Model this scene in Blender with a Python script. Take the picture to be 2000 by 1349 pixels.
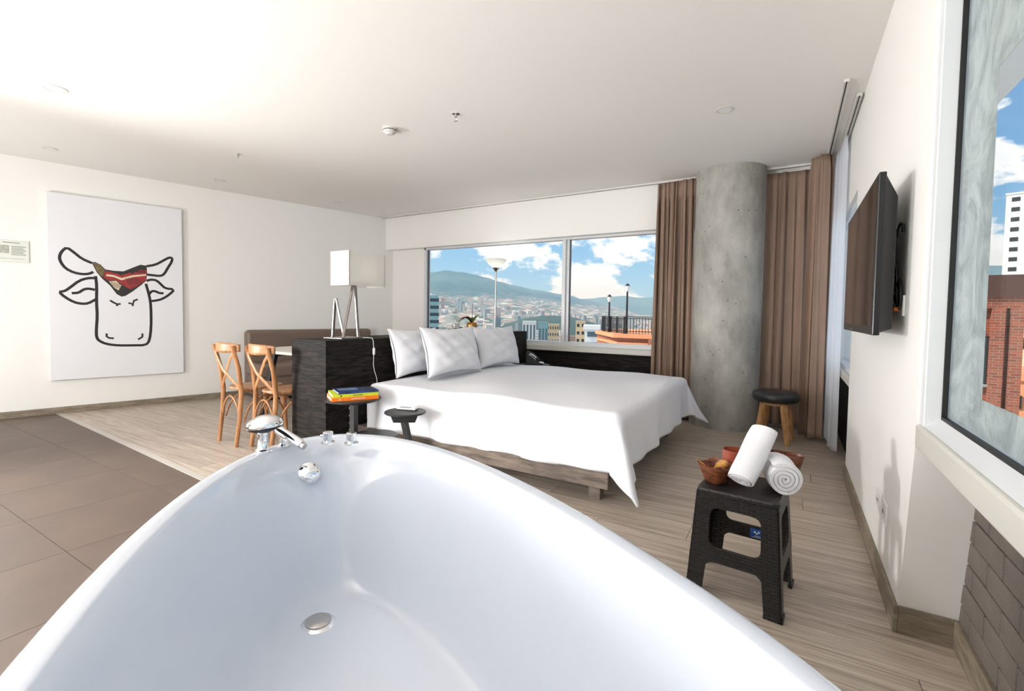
import bpy, math, random
from mathutils import Vector, Matrix, Euler
from mathutils.geometry import tessellate_polygon
sc = bpy.context.scene
for o in list(bpy.data.objects): bpy.data.objects.remove(o)
col = sc.collection
R = math.radians
random.seed(7)

# ------------------------------------------------------------------ camera
cam_d = bpy.data.cameras.new('camera'); cam = bpy.data.objects.new('camera', cam_d); col.objects.link(cam)
YAW, PITCH, ROLL, FPX, CY = .53563, -.04155, .01516, 917.46, 651.15
cam_d.sensor_fit = 'HORIZONTAL'; cam_d.sensor_width = 36; cam_d.lens = FPX / 2000 * 36
cam_d.shift_y = (CY - 674.5) / 2000
cam_d.clip_start = .02; cam_d.clip_end = 20000
fw = Vector((-math.sin(YAW) * math.cos(PITCH), math.cos(YAW) * math.cos(PITCH), math.sin(PITCH)))
rt = Vector((math.cos(YAW), math.sin(YAW), 0)); up = rt.cross(fw)
r2 = math.cos(ROLL) * rt + math.sin(ROLL) * up; u2 = -math.sin(ROLL) * rt + math.cos(ROLL) * up
cam.matrix_world = Matrix(((r2.x, u2.x, -fw.x, 0), (r2.y, u2.y, -fw.y, 0), (r2.z, u2.z, -fw.z, 1.15), (0, 0, 0, 1)))
sc.camera = cam
sc.view_settings.view_transform = 'Standard'; sc.view_settings.look = 'None'
sc.view_settings.gamma = 1; sc.view_settings.use_curve_mapping = False
sc.view_settings.exposure = 0.38

# ------------------------------------------------------------------ sky
W = bpy.data.worlds.new('sky'); sc.world = W; W.use_nodes = True
nt = W.node_tree; nt.nodes.clear()
def N(t, ty, **k):
    n = t.nodes.new(ty)
    for a, b in k.items():
        if a in n.inputs: n.inputs[a].default_value = b
        else: setattr(n, a, b)
    return n
out = N(nt, 'ShaderNodeOutputWorld'); bg = N(nt, 'ShaderNodeBackground'); bg.inputs['Strength'].default_value = 1.02
tc = N(nt, 'ShaderNodeTexCoord'); sep = N(nt, 'ShaderNodeSeparateXYZ'); nt.links.new(tc.outputs['Generated'], sep.inputs[0])
grad = N(nt, 'ShaderNodeValToRGB'); e = grad.color_ramp.elements
e[0].position = 0.0; e[0].color = (.34, .56, .76, 1); e[1].position = .55; e[1].color = (.07, .19, .45, 1)
m = e.new(.22); m.color = (.15, .36, .66, 1)
nt.links.new(sep.outputs['Z'], grad.inputs[0])
mp = N(nt, 'ShaderNodeMapping'); mp.inputs['Scale'].default_value = (1, 1, 1.9); mp.inputs['Location'].default_value = (.35, 0.12, .21)
nt.links.new(tc.outputs['Generated'], mp.inputs[0])
no = N(nt, 'ShaderNodeTexNoise'); no.inputs['Scale'].default_value = 8.5; no.inputs['Detail'].default_value = 7; no.inputs['Roughness'].default_value = .56; no.inputs['Lacunarity'].default_value = 2.1
nt.links.new(mp.outputs[0], no.inputs['Vector'])
# broad field: banks of cumulus with clear sky between
no2 = N(nt, 'ShaderNodeTexNoise'); no2.inputs['Scale'].default_value = 3.4; no2.inputs['Detail'].default_value = 2
nt.links.new(mp.outputs[0], no2.inputs['Vector'])
mixv = N(nt, 'ShaderNodeMath', operation='MULTIPLY_ADD'); mixv.inputs[1].default_value = .45
nt.links.new(no2.outputs['Fac'], mixv.inputs[0]); nt.links.new(no.outputs['Fac'], mixv.inputs[2])
cr = N(nt, 'ShaderNodeValToRGB'); cr.color_ramp.elements[0].position = .69; cr.color_ramp.elements[1].position = .755
nt.links.new(mixv.outputs[0], cr.inputs[0])
shade = N(nt, 'ShaderNodeValToRGB'); shade.color_ramp.elements[0].position = .72; shade.color_ramp.elements[0].color = (1, 1, 1, 1)
shade.color_ramp.elements[1].position = .98; shade.color_ramp.elements[1].color = (.84, .86, .89, 1)
nt.links.new(mixv.outputs[0], shade.inputs[0])
mx = N(nt, 'ShaderNodeMix', data_type='RGBA')
nt.links.new(cr.outputs[0], mx.inputs['Factor']); nt.links.new(grad.outputs[0], mx.inputs[6]); nt.links.new(shade.outputs[0], mx.inputs[7])
nt.links.new(mx.outputs[2], bg.inputs[0]); nt.links.new(bg.outputs[0], out.inputs[0])

# ------------------------------------------------------------------ lights
sun_d = bpy.data.lights.new('sun', 'SUN'); sun_d.energy = 3.9; sun_d.angle = .01; sun_d.color = (1, .93, .82)
sun = bpy.data.objects.new('sun', sun_d); col.objects.link(sun)
sun.rotation_euler = Vector((.62, .36, -.62)).to_track_quat('-Z', 'Y').to_euler()
def lamp(name, loc, aim, energy, cone, blend=.9, soft=.16, c=(1, 1, 1)):
    d_ = bpy.data.lights.new(name, 'SPOT'); d_.energy = energy; d_.spot_size = R(cone); d_.spot_blend = blend; d_.shadow_soft_size = soft; d_.color = c
    o_ = bpy.data.objects.new(name, d_); col.objects.link(o_); o_.location = loc; o_.rotation_euler = Vector(aim).to_track_quat('-Z', 'Y').to_euler(); return o_
# unseen spots out of frame, standing in for studio lamps: one bounced off the ceiling on the left (the bright patch in the picture),
# one shining up across the room, one shining over from the left
lamp('lamp_ceiling_bounce', (-5.2, -.8, .9), (-.80, .72, .48), 170, 160, 1.0, .3)
lamp('fill_ceiling_bounce_rear', (-2.3, -.9, .5), (.15, -.50, 1), 480, 140, 1.0)  # added rear fill, evens out the room brightness
lamp('lamp_across', (-3.0, -1.35, .80), (.36, .84, .66), 300, 165, 1.0, .5)
lamp('lamp_from_left', (-5.7, .0, 1.10), (1, .42, .08), 440, 118, 1.0, .3)

# ------------------------------------------------------------------ materials
MATS = {}
def newmat(name):
    m = bpy.data.materials.new(name); m.use_nodes = True; MATS[name] = m
    return m, m.node_tree, m.node_tree.nodes['Principled BSDF']
def plain(name, c, rough=.5, metal=0, bump=0, bscale=80, var=0, vscale=6, spec=None, coat=0, sheen=0, trans=0):
    m, t, p = newmat(name)
    p.inputs['Base Color'].default_value = (*c, 1); p.inputs['Roughness'].default_value = rough; p.inputs['Metallic'].default_value = metal
    if spec is not None: p.inputs['Specular IOR Level'].default_value = spec
    if coat: p.inputs['Coat Weight'].default_value = coat; p.inputs['Coat Roughness'].default_value = .05
    if sheen: p.inputs['Sheen Weight'].default_value = sheen
    co = N(t, 'ShaderNodeTexCoord')
    if var:
        n = N(t, 'ShaderNodeTexNoise', Scale=vscale, Detail=5); t.links.new(co.outputs['Object'], n.inputs['Vector'])
        r = N(t, 'ShaderNodeValToRGB'); r.color_ramp.elements[0].position = .3; r.color_ramp.elements[1].position = .7
        r.color_ramp.elements[0].color = (*[x * (1 - var) for x in c], 1); r.color_ramp.elements[1].color = (*[min(1, x * (1 + var)) for x in c], 1)
        t.links.new(n.outputs['Fac'], r.inputs[0]); t.links.new(r.outputs[0], p.inputs['Base Color'])
    if bump:
        n = N(t, 'ShaderNodeTexNoise', Scale=bscale, Detail=4); t.links.new(co.outputs['Object'], n.inputs['Vector'])
        b = N(t, 'ShaderNodeBump', Strength=bump, Distance=.004); t.links.new(n.outputs['Fac'], b.inputs['Height']); t.links.new(b.outputs[0], p.inputs['Normal'])
    return m
def wood(name, c1, c2, stretch=(1, 12, 12), scale=3.0, rough=.5, knots=.0, bump=.15, rand=.12, contrast=(.35, .65), coord='Object'):
    m, t, p = newmat(name); p.inputs['Roughness'].default_value = rough
    co = N(t, 'ShaderNodeTexCoord'); oi = N(t, 'ShaderNodeObjectInfo')
    off = N(t, 'ShaderNodeVectorMath', operation='MULTIPLY_ADD'); sc3 = N(t, 'ShaderNodeCombineXYZ')
    mul = N(t, 'ShaderNodeMath', operation='MULTIPLY'); mul.inputs[1].default_value = 37.0
    t.links.new(oi.outputs['Random'], mul.inputs[0])
    for i in range(3): t.links.new(mul.outputs[0], sc3.inputs[i])
    add = N(t, 'ShaderNodeVectorMath', operation='ADD'); t.links.new(co.outputs[coord], add.inputs[0]); t.links.new(sc3.outputs[0], add.inputs[1])
    ma = N(t, 'ShaderNodeMapping'); ma.inputs['Scale'].default_value = stretch; t.links.new(add.outputs[0], ma.inputs[0])
    # flowing cathedral grain: distorted noise
    n1 = N(t, 'ShaderNodeTexNoise', Scale=scale, Detail=5, Roughness=.62, Distortion=knots); t.links.new(ma.outputs[0], n1.inputs['Vector'])
    n2 = N(t, 'ShaderNodeTexNoise', Scale=scale * 5, Detail=3, Roughness=.6); t.links.new(ma.outputs[0], n2.inputs['Vector'])
    mm = N(t, 'ShaderNodeMath', operation='MULTIPLY_ADD'); mm.inputs[1].default_value = .35
    t.links.new(n2.outputs['Fac'], mm.inputs[0]); t.links.new(n1.outputs['Fac'], mm.inputs[2])
    sb = N(t, 'ShaderNodeMath', operation='SUBTRACT'); sb.inputs[1].default_value = .175; t.links.new(mm.outputs[0], sb.inputs[0])
    r = N(t, 'ShaderNodeValToRGB'); r.color_ramp.elements[0].position, r.color_ramp.elements[1].position = contrast
    r.color_ramp.elements[0].color = (*c1, 1); r.color_ramp.elements[1].color = (*c2, 1); t.links.new(sb.outputs[0], r.inputs[0])
    hs = N(t, 'ShaderNodeHueSaturation'); t.links.new(r.outputs[0], hs.inputs['Color'])
    mr = N(t, 'ShaderNodeMapRange'); mr.inputs['To Min'].default_value = 1 - rand; mr.inputs['To Max'].default_value = 1 + rand
    t.links.new(oi.outputs['Random'], mr.inputs['Value']); t.links.new(mr.outputs[0], hs.inputs['Value'])
    t.links.new(hs.outputs[0], p.inputs['Base Color'])
    b = N(t, 'ShaderNodeBump', Strength=bump, Distance=.003); t.links.new(sb.outputs[0], b.inputs['Height']); t.links.new(b.outputs[0], p.inputs['Normal'])
    return m
def s2l(r, g, b): return tuple(((c / 255) / 12.92 if c <= 10 else (((c / 255) + .055) / 1.055) ** 2.4) for c in (r, g, b))

M_wall = plain('wall_paint', s2l(240, 238, 234), .6, bump=.03, bscale=120)
M_ceil = plain('ceiling_paint', s2l(240, 236, 231), .7)
M_floorwood = wood('floor_wood', s2l(152, 137, 123), s2l(204, 190, 174), stretch=(.8, 20, 20), scale=2.0, rough=.33, knots=1.0, bump=.12, rand=.06, contrast=(.34, .66))
M_tile = plain('floor_tile', s2l(98, 83, 72), .5, var=.14, vscale=2.6, bump=.05, bscale=40)
M_grout = plain('grout', s2l(105, 94, 84), .8)
M_base = wood('baseboard_wood', s2l(112, 100, 84), s2l(150, 138, 120), stretch=(3, 3, 20), scale=2, rough=.5, rand=0)
M_darkwood = wood('dark_oak', s2l(12, 10, 9), s2l(60, 51, 46), stretch=(1.2, 1.2, 10), scale=2.4, rough=.68, knots=2.2, bump=.25, rand=.05, contrast=(.40, .84))
M_darkwood.node_tree.nodes['Principled BSDF'].inputs['Specular IOR Level'].default_value = .2
M_rail = wood('rail_wood', s2l(70, 60, 54), s2l(128, 114, 102), stretch=(1, 8, 8), scale=3, rough=.6, rand=.05)
M_chair = wood('beech', s2l(150, 100, 62), s2l(190, 140, 96), stretch=(6, 6, 1.2), scale=5, rough=.38, bump=.05, rand=.05)
M_stoolwood = wood('oak_leg', s2l(160, 112, 68), s2l(205, 158, 110), stretch=(8, 8, 1), scale=4, rough=.5, rand=.03)
M_alu = plain('window_aluminium', s2l(214, 216, 218), .32, .0)
M_sillm = plain('sill_paint', s2l(206, 203, 195), .38)
M_gasket = plain('black_gasket', (.006, .006, .007), .5)
M_black = plain('black_steel', (.012, .012, .013), .42)
M_leather = plain('black_leather', (.02, .021, .023), .35, bump=.12, bscale=260)
M_chrome = plain('chrome', (.86, .86, .87), .045, 1)
M_steel = plain('brushed_steel', (.55, .52, .49), .25, 1)
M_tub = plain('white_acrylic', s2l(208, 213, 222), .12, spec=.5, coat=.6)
M_sheet = plain('white_cotton', s2l(231, 232, 237), .85, bump=.06, bscale=60)
M_pillow = plain('pillow_cotton', s2l(234, 235, 239), .85, bump=.12, bscale=14)
M_terry = plain('terry_cloth', s2l(245, 245, 248), .95, bump=.8, bscale=420)
M_curtain = plain('taupe_curtain', s2l(144, 120, 104), .78, bump=.12, bscale=300, var=.06, vscale=3)
M_sofa = plain('taupe_leather', s2l(118, 100, 88), .42, bump=.06, bscale=180)
M_canvas = plain('canvas_white', s2l(233, 233, 236), .8, bump=.05, bscale=400)
M_ink = plain('ink_black', (.012, .010, .010), .6)
M_shade = None
M_white = plain('white_plastic', s2l(236, 236, 234), .35)
M_offwhite = plain('fixture_white', s2l(214, 212, 206), .45)
M_tablew = plain('table_top_white', s2l(214, 206, 196), .35)
M_gold = plain('gold_pot', s2l(164, 118, 62), .3, .85, bump=.25, bscale=22)
M_leaf = plain('leaf_green', s2l(86, 110, 48), .45, var=.25, vscale=20)
M_leafdark = plain('leaf_dark', s2l(52, 56, 38), .5)
M_tv = plain('tv_black', (.008, .008, .009), .25)
M_screen = plain('tv_screen', (.012, .011, .011), .05, spec=.9)
M_orange = plain('orange', s2l(240, 122, 30), .5)
M_lime = plain('lime', s2l(196, 208, 44), .5)
M_navy = plain('navy_print', s2l(38, 58, 110), .4, var=.6, vscale=14)
M_paper = plain('paper', s2l(226, 220, 205), .8)
M_bowlw = wood('bowl_wood', s2l(70, 34, 20), s2l(146, 84, 54), stretch=(3, 3, 9), scale=6, rough=.38, rand=.1)
M_red = plain('shoe_red', s2l(150, 44, 46), .6, var=.25, vscale=30)
M_olive = plain('shoe_olive', s2l(112, 98, 62), .6, var=.3, vscale=30)
M_cream = plain('cream_print', s2l(226, 206, 176), .6)
M_shoeblk = plain('shoe_black', s2l(40, 38, 36), .6)
M_blue = plain('sticker_blue', s2l(32, 84, 168), .4)
M_brick = plain('painted_brick', s2l(112, 103, 96), .8, bump=1.0, bscale=130, var=.14, vscale=9)
M_mortar = plain('painted_mortar', s2l(98, 90, 84), .9, bump=.5, bscale=120)

def glass_mat(name, tint=(1, 1, 1), refl=.10):
    m, t, p = newmat(name); t.nodes.remove(p); o = t.nodes['Material Output']
    tr = N(t, 'ShaderNodeBsdfTransparent'); tr.inputs[0].default_value = (*tint, 1)
    gl = N(t, 'ShaderNodeBsdfGlossy'); gl.inputs['Roughness'].default_value = .01
    ge_ = N(t, 'ShaderNodeNewGeometry'); dt_ = N(t, 'ShaderNodeVectorMath', operation='DOT_PRODUCT'); t.links.new(ge_.outputs['Normal'], dt_.inputs[0]); t.links.new(ge_.outputs['Incoming'], dt_.inputs[1])
    ab = N(t, 'ShaderNodeMath', operation='ABSOLUTE'); t.links.new(dt_.outputs['Value'], ab.inputs[0]); on = N(t, 'ShaderNodeMath', operation='SUBTRACT'); on.inputs[0].default_value = 1; t.links.new(ab.outputs[0], on.inputs[1])
    pw = N(t, 'ShaderNodeMath', operation='POWER'); pw.inputs[1].default_value = 5; t.links.new(on.outputs[0], pw.inputs[0]); fr = N(t, 'ShaderNodeMath', operation='MULTIPLY_ADD'); fr.inputs[1].default_value = .42; fr.inputs[2].default_value = .0; t.links.new(pw.outputs[0], fr.inputs[0])
    ms = N(t, 'ShaderNodeMixShader'); t.links.new(fr.outputs[0], ms.inputs[0]); t.links.new(tr.outputs[0], ms.inputs[1]); t.links.new(gl.outputs[0], ms.inputs[2])
    t.links.new(ms.outputs[0], o.inputs[0]); return m
M_glass = glass_mat('window_glass', (.97, .99, .99))
# milky protective film: scatters light, wrinkled
m, t, p = newmat('frosted_film'); o = t.nodes['Material Output']
co = N(t, 'ShaderNodeTexCoord'); n = N(t, 'ShaderNodeTexNoise', Scale=4, Detail=7, Roughness=.62, Distortion=2.6); t.links.new(co.outputs['Object'], n.inputs['Vector'])
b = N(t, 'ShaderNodeBump', Strength=.9, Distance=.03); t.links.new(n.outputs['Fac'], b.inputs['Height'])
tl = N(t, 'ShaderNodeBsdfTranslucent'); tl.inputs[0].default_value = (.80, .84, .84, 1); t.links.new(b.outputs[0], tl.inputs['Normal'])
fr_ = N(t, 'ShaderNodeValToRGB'); fr_.color_ramp.elements[0].position = .36; fr_.color_ramp.elements[0].color = (.50, .54, .54, 1); fr_.color_ramp.elements[1].position = .62; fr_.color_ramp.elements[1].color = (.84, .86, .85, 1); t.links.new(n.outputs['Fac'], fr_.inputs[0])
df = N(t, 'ShaderNodeBsdfDiffuse'); t.links.new(fr_.outputs[0], df.inputs[0]); t.links.new(fr_.outputs[0], tl.inputs[0]); t.links.new(b.outputs[0], df.inputs['Normal'])
m1 = N(t, 'ShaderNodeMixShader'); m1.inputs[0].default_value = .5; t.links.new(tl.outputs[0], m1.inputs[1]); t.links.new(df.outputs[0], m1.inputs[2])
t.links.new(b.outputs[0], p.inputs['Normal']); p.inputs['Base Color'].default_value = (.6, .63, .62, 1); p.inputs['Roughness'].default_value = .2
m2 = N(t, 'ShaderNodeMixShader'); m2.inputs[0].default_value = .2; t.links.new(m1.outputs[0], m2.inputs[1]); t.links.new(p.outputs[0], m2.inputs[2]); t.links.new(m2.outputs[0], o.inputs[0])
M_film = m
def translucent(name, c, k):
    m, t, p = newmat(name); o = t.nodes['Material Output']
    p.inputs['Base Color'].default_value = (*c, 1); p.inputs['Roughness'].default_value = .9
    tl = N(t, 'ShaderNodeBsdfTranslucent'); tl.inputs[0].default_value = (*c, 1)
    ms = N(t, 'ShaderNodeMixShader'); ms.inputs[0].default_value = k
    t.links.new(p.outputs[0], ms.inputs[1]); t.links.new(tl.outputs[0], ms.inputs[2]); t.links.new(ms.outputs[0], o.inputs[0]); return m
M_shade = translucent('lamp_shade_fabric', s2l(240, 238, 234), .45)
M_bowl = translucent('frosted_glass_bowl', s2l(240, 240, 236), .4)
m, t, p = newmat('sheer_fabric'); o = t.nodes['Material Output']
p.inputs['Base Color'].default_value = (.85, .86, .9, 1); p.inputs['Roughness'].default_value = .9
tl = N(t, 'ShaderNodeBsdfTranslucent'); tl.inputs[0].default_value = (.88, .9, .94, 1); ms = N(t, 'ShaderNodeMixShader'); ms.inputs[0].default_value = .6
tr = N(t, 'ShaderNodeBsdfTransparent'); ms2 = N(t, 'ShaderNodeMixShader'); ms2.inputs[0].default_value = .25
t.links.new(p.outputs[0], ms.inputs[1]); t.links.new(tl.outputs[0], ms.inputs[2]); t.links.new(ms.outputs[0], ms2.inputs[1]); t.links.new(tr.outputs[0], ms2.inputs[2]); t.links.new(ms2.outputs[0], o.inputs[0])
M_sheer = m
# concrete
m, t, p = newmat('concrete'); co = N(t, 'ShaderNodeTexCoord')
n1 = N(t, 'ShaderNodeTexNoise', Scale=3.2, Detail=8, Roughness=.65); n2 = N(t, 'ShaderNodeTexNoise', Scale=26, Detail=4)
mpp = N(t, 'ShaderNodeMapping'); mpp.inputs['Scale'].default_value = (1, 1, .55); t.links.new(co.outputs['Object'], mpp.inputs[0]); t.links.new(mpp.outputs[0], n1.inputs['Vector']); t.links.new(co.outputs['Object'], n2.inputs['Vector'])
r = N(t, 'ShaderNodeValToRGB'); r.color_ramp.elements[0].position = .3; r.color_ramp.elements[0].color = (*s2l(124, 122, 116), 1); r.color_ramp.elements[1].position = .72; r.color_ramp.elements[1].color = (*s2l(192, 189, 181), 1); t.links.new(n1.outputs['Fac'], r.inputs[0])
vo = N(t, 'ShaderNodeTexVoronoi', Scale=13); t.links.new(co.outputs['Object'], vo.inputs['Vector'])
pit = N(t, 'ShaderNodeMapRange'); pit.inputs['From Min'].default_value = .05; pit.inputs['From Max'].default_value = .11; t.links.new(vo.outputs['Distance'], pit.inputs['Value'])
mxx = N(t, 'ShaderNodeMix', data_type='RGBA'); mxx.inputs[6].default_value = (*s2l(86, 82, 76), 1); t.links.new(pit.outputs[0], mxx.inputs['Factor']); t.links.new(r.outputs[0], mxx.inputs[7]); t.links.new(mxx.outputs[2], p.inputs['Base Color'])
b = N(t, 'ShaderNodeBump', Strength=.35, Distance=.01); t.links.new(pit.outputs[0], b.inputs['Height']); b2 = N(t, 'ShaderNodeBump', Strength=.12, Distance=.01); t.links.new(n2.outputs['Fac'], b2.inputs['Height']); t.links.new(b.outputs[0], b2.inputs['Normal']); t.links.new(b2.outputs[0], p.inputs['Normal'])
p.inputs['Roughness'].default_value = .7; M_conc = m
# rattan-pattern moulded plastic
m, t, p = newmat('rattan_plastic'); p.inputs['Base Color'].default_value = (.016, .014, .013, 1); p.inputs['Roughness'].default_value = .38
co = N(t, 'ShaderNodeTexCoord'); br = N(t, 'ShaderNodeTexBrick', Scale=1.0); br.inputs['Brick Width'].default_value = .034; br.inputs['Row Height'].default_value = .0135; br.inputs['Mortar Size'].default_value = .0022; br.inputs['Mortar Smooth'].default_value = 1; br.inputs['Color1'].default_value = (1, 1, 1, 1); br.inputs['Color2'].default_value = (.8, .8, .8, 1); br.inputs['Mortar'].default_value = (0, 0, 0, 1)
sx = N(t, 'ShaderNodeSeparateXYZ'); t.links.new(co.outputs['Object'], sx.inputs[0]); ad = N(t, 'ShaderNodeMath', operation='ADD'); t.links.new(sx.outputs[0], ad.inputs[0]); t.links.new(sx.outputs[1], ad.inputs[1])
cx3 = N(t, 'ShaderNodeCombineXYZ'); t.links.new(ad.outputs[0], cx3.inputs[0]); t.links.new(sx.outputs[2], cx3.inputs[1]); t.links.new(cx3.outputs[0], br.inputs['Vector'])
b = N(t, 'ShaderNodeBump', Strength=.9, Distance=.004); t.links.new(br.outputs['Color'], b.inputs['Height']); t.links.new(b.outputs[0], p.inputs['Normal']); M_rattan = m

# ------------------------------------------------------------------ mesh builder
OFF = {}
class MB:
    def __init__(s): s.v = []; s.f = []; s.M = Matrix.Identity(4)
    def add(s, vs, fs):
        k = len(s.v); s.v += [s.M @ Vector(p) for p in vs]; s.f += [[i + k for i in f] for f in fs]; return s
    def box(s, x0, x1, y0, y1, z0, z1):
        return s.add([(x0, y0, z0), (x1, y0, z0), (x1, y1, z0), (x0, y1, z0), (x0, y0, z1), (x1, y0, z1), (x1, y1, z1), (x0, y1, z1)],
                     [(0, 3, 2, 1), (4, 5, 6, 7), (0, 1, 5, 4), (1, 2, 6, 5), (2, 3, 7, 6), (3, 0, 4, 7)])
    def bar(s, a, b, w, h, upv=(0, 0, 1), w2=None, h2=None):
        a = Vector(a); b = Vector(b); d = (b - a).normalized(); u = Vector(upv)
        if abs(d.dot(u)) > .99: u = Vector((1, 0, 0))
        x = d.cross(u).normalized(); y = x.cross(d); w2 = w if w2 is None else w2; h2 = h if h2 is None else h2
        vs = [a + x * sx * w / 2 + y * sy * h / 2 for sx, sy in ((-1, -1), (1, -1), (1, 1), (-1, 1))] + [b + x * sx * w2 / 2 + y * sy * h2 / 2 for sx, sy in ((-1, -1), (1, -1), (1, 1), (-1, 1))]
        return s.add(vs, [(0, 1, 2, 3), (7, 6, 5, 4), (0, 4, 5, 1), (1, 5, 6, 2), (2, 6, 7, 3), (3, 7, 4, 0)])
    def cyl(s, a, b, r0, r1=None, n=24, caps=True):
        return s.tube([a, b], [r0, r0 if r1 is None else r1], n, caps)
    def tube(s, pts, r, n=10, caps=True, flat=1.0, upv=None):
        pts = [Vector(p) for p in pts]; rs = r if isinstance(r, (list, tuple)) else [r] * len(pts)
        vs = []; fs = []; prev = None
        for i, p in enumerate(pts):
            d = (pts[min(i + 1, len(pts) - 1)] - pts[max(i - 1, 0)]).normalized()
            if prev is None:
                u = Vector(upv) if upv else (Vector((0, 0, 1)) if abs(d.z) < .9 else Vector((1, 0, 0)))
                x = d.cross(u).normalized()
            else: x = (prev - d * prev.dot(d)).normalized()
            prev = x; y = x.cross(d)
            for k in range(n):
                a = 2 * math.pi * k / n; vs.append(p + x * math.cos(a) * rs[i] + y * math.sin(a) * rs[i] * flat)
        for i in range(len(pts) - 1):
            for k in range(n): fs.append((i * n + k, i * n + (k + 1) % n, (i + 1) * n + (k + 1) % n, (i + 1) * n + k))
        if caps: fs.append(tuple(range(n - 1, -1, -1))); fs.append(tuple(range((len(pts) - 1) * n, len(pts) * n)))
        return s.add(vs, fs)
    def lathe(s, prof, c=(0, 0, 0), n=40, caps=True, sx=1, sy=1):
        vs = []; fs = []
        for r, z in prof:
            for k in range(n):
                a = 2 * math.pi * k / n; vs.append((c[0] + r * math.cos(a) * sx, c[1] + r * math.sin(a) * sy, c[2] + z))
        for i in range(len(prof) - 1):
            for k in range(n): fs.append((i * n + k, i * n + (k + 1) % n, (i + 1) * n + (k + 1) % n, (i + 1) * n + k))
        if caps: fs.append(tuple(range(n - 1, -1, -1))); fs.append(tuple(range((len(prof) - 1) * n, len(prof) * n)))
        return s.add(vs, fs)
    def grid(s, fn, nu, nv, wrapu=False):
        vs = [fn(i / nu, j / nv) for j in range(nv + 1) for i in range(nu + (0 if wrapu else 1))]
        w = nu if wrapu else nu + 1; fs = []
        for j in range(nv):
            for i in range(nu):
                i2 = (i + 1) % w; fs.append((j * w + i, j * w + i2, (j + 1) * w + i2, (j + 1) * w + i))
        return s.add(vs, fs)
    def prism(s, loops, t0, t1, fr=None):
        """polygon (first loop outer, others holes) in 2-D, extruded t0..t1; fr(u,v,t) -> 3-D"""
        fr = fr or (lambda u, v, t: (u, v, t))
        flat = [p for l in loops for p in l]; tri = tessellate_polygon([[Vector((p[0], p[1], 0)) for p in l] for l in loops]); n = len(flat)
        vs = [fr(p[0], p[1], t0) for p in flat] + [fr(p[0], p[1], t1) for p in flat]; fs = []
        for a in tri: fs.append(tuple(a)); fs.append(tuple(i + n for i in reversed(a)))
        k = 0
        for l in loops:
            m = len(l)
            for i in range(m): fs.append((k + i, k + (i + 1) % m, n + k + (i + 1) % m, n + k + i))
            k += m
        return s.add(vs, fs)
    def build(s, name, mat, parent=None, base=None, smooth=None, bevel=0, seg=2, solid=0, subd=0):
        off = OFF[parent] if parent else Vector(base if base is not None else (0, 0, 0))
        me = bpy.data.meshes.new(name); me.from_pydata([tuple(p - off) for p in s.v], [], s.f); me.validate()
        import bmesh
        bm = bmesh.new(); bm.from_mesh(me); bmesh.ops.recalc_face_normals(bm, faces=bm.faces); bm.to_mesh(me); bm.free()
        o = bpy.data.objects.new(name, me); col.objects.link(o); me.materials.append(mat)
        if smooth is not None:
            me.shade_smooth(); me.set_sharp_from_angle(angle=R(smooth))
        if parent: o.parent = parent
        else: o.location = off
        OFF[o] = off
        if solid: md = o.modifiers.new('solid', 'SOLIDIFY'); md.thickness = solid; md.offset = 0
        if bevel: md = o.modifiers.new('bevel', 'BEVEL'); md.width = bevel; md.segments = seg; md.limit_method = 'ANGLE'
        if subd: md = o.modifiers.new('sub', 'SUBSURF'); md.levels = subd; md.render_levels = subd
        return o
def tag(o, label=None, cat=None, group=None, kind=None):
    if label: o['label'] = label
    if cat: o['category'] = cat
    if group: o['group'] = group
    if kind: o['kind'] = kind
    return o
def thing(name, loc, label, cat, group=None):
    o = bpy.data.objects.new(name, None); col.objects.link(o); o.location = loc; o.empty_display_size = .05; OFF[o] = Vector(loc)
    return tag(o, label, cat, group)
def setting(o, label=None): o['kind'] = 'structure'; 
def struct(name, mb, mat, label=None, base=None, **k):
    o = mb.build(name, mat, base=base, **k); o['kind'] = 'structure'
    if label: o['label'] = label
    return o
def child(parent, name, mesh, loc):
    o = bpy.data.objects.new(name, mesh); col.objects.link(o); o.parent = parent; o.location = loc; return o

# ================================================================== ROOM
HC = 2.678
WA = .26377
dW = Vector((math.sin(WA), math.cos(WA), 0)); nW = Vector((math.cos(WA), -math.sin(WA), 0)); pW = nW * (-6.1104 * 1.15)
def onwall(s_, n_, z): return pW + dW * s_ + nW * n_ + Vector((0, 0, z))
struct('ceiling', MB().box(-9, 1.2, -2, 6.3, HC, HC + .2), M_ceil, 'white painted ceiling')
mb = MB(); vs = [onwall(-3.6, 0, -.1), onwall(-3.6, -.25, -.1), onwall(4.5, -.25, -.1), onwall(4.5, 0, -.1)]
mb.add(vs + [v + Vector((0, 0, HC + .1)) for v in vs], [(0, 1, 2, 3), (7, 6, 5, 4), (0, 4, 5, 1), (1, 5, 6, 2), (2, 6, 7, 3), (3, 7, 4, 0)])
struct('wall_left', mb, M_wall, 'long white wall behind the bull painting')
struct('wall_rear', MB().box(-9, 1.2, -1.75, -1.55, -.1, HC), M_wall, 'white wall behind the bathtub')
# window wall: header beam, pier at the left of the glass, wall right of the column, parapet
mb = MB().box(-5.9, .60, 5.61, 5.95, 2.165, HC).box(-5.9, -5.02, 5.74, 5.80, -.1, 2.165).box(-.9, .60, 5.74, 5.95, -.1, 2.165).box(-5.02, -.9, 5.76, 5.95, -.1, .70)
struct('wall_back', mb, M_wall, 'white wall with deep header above the panoramic window')
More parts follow.
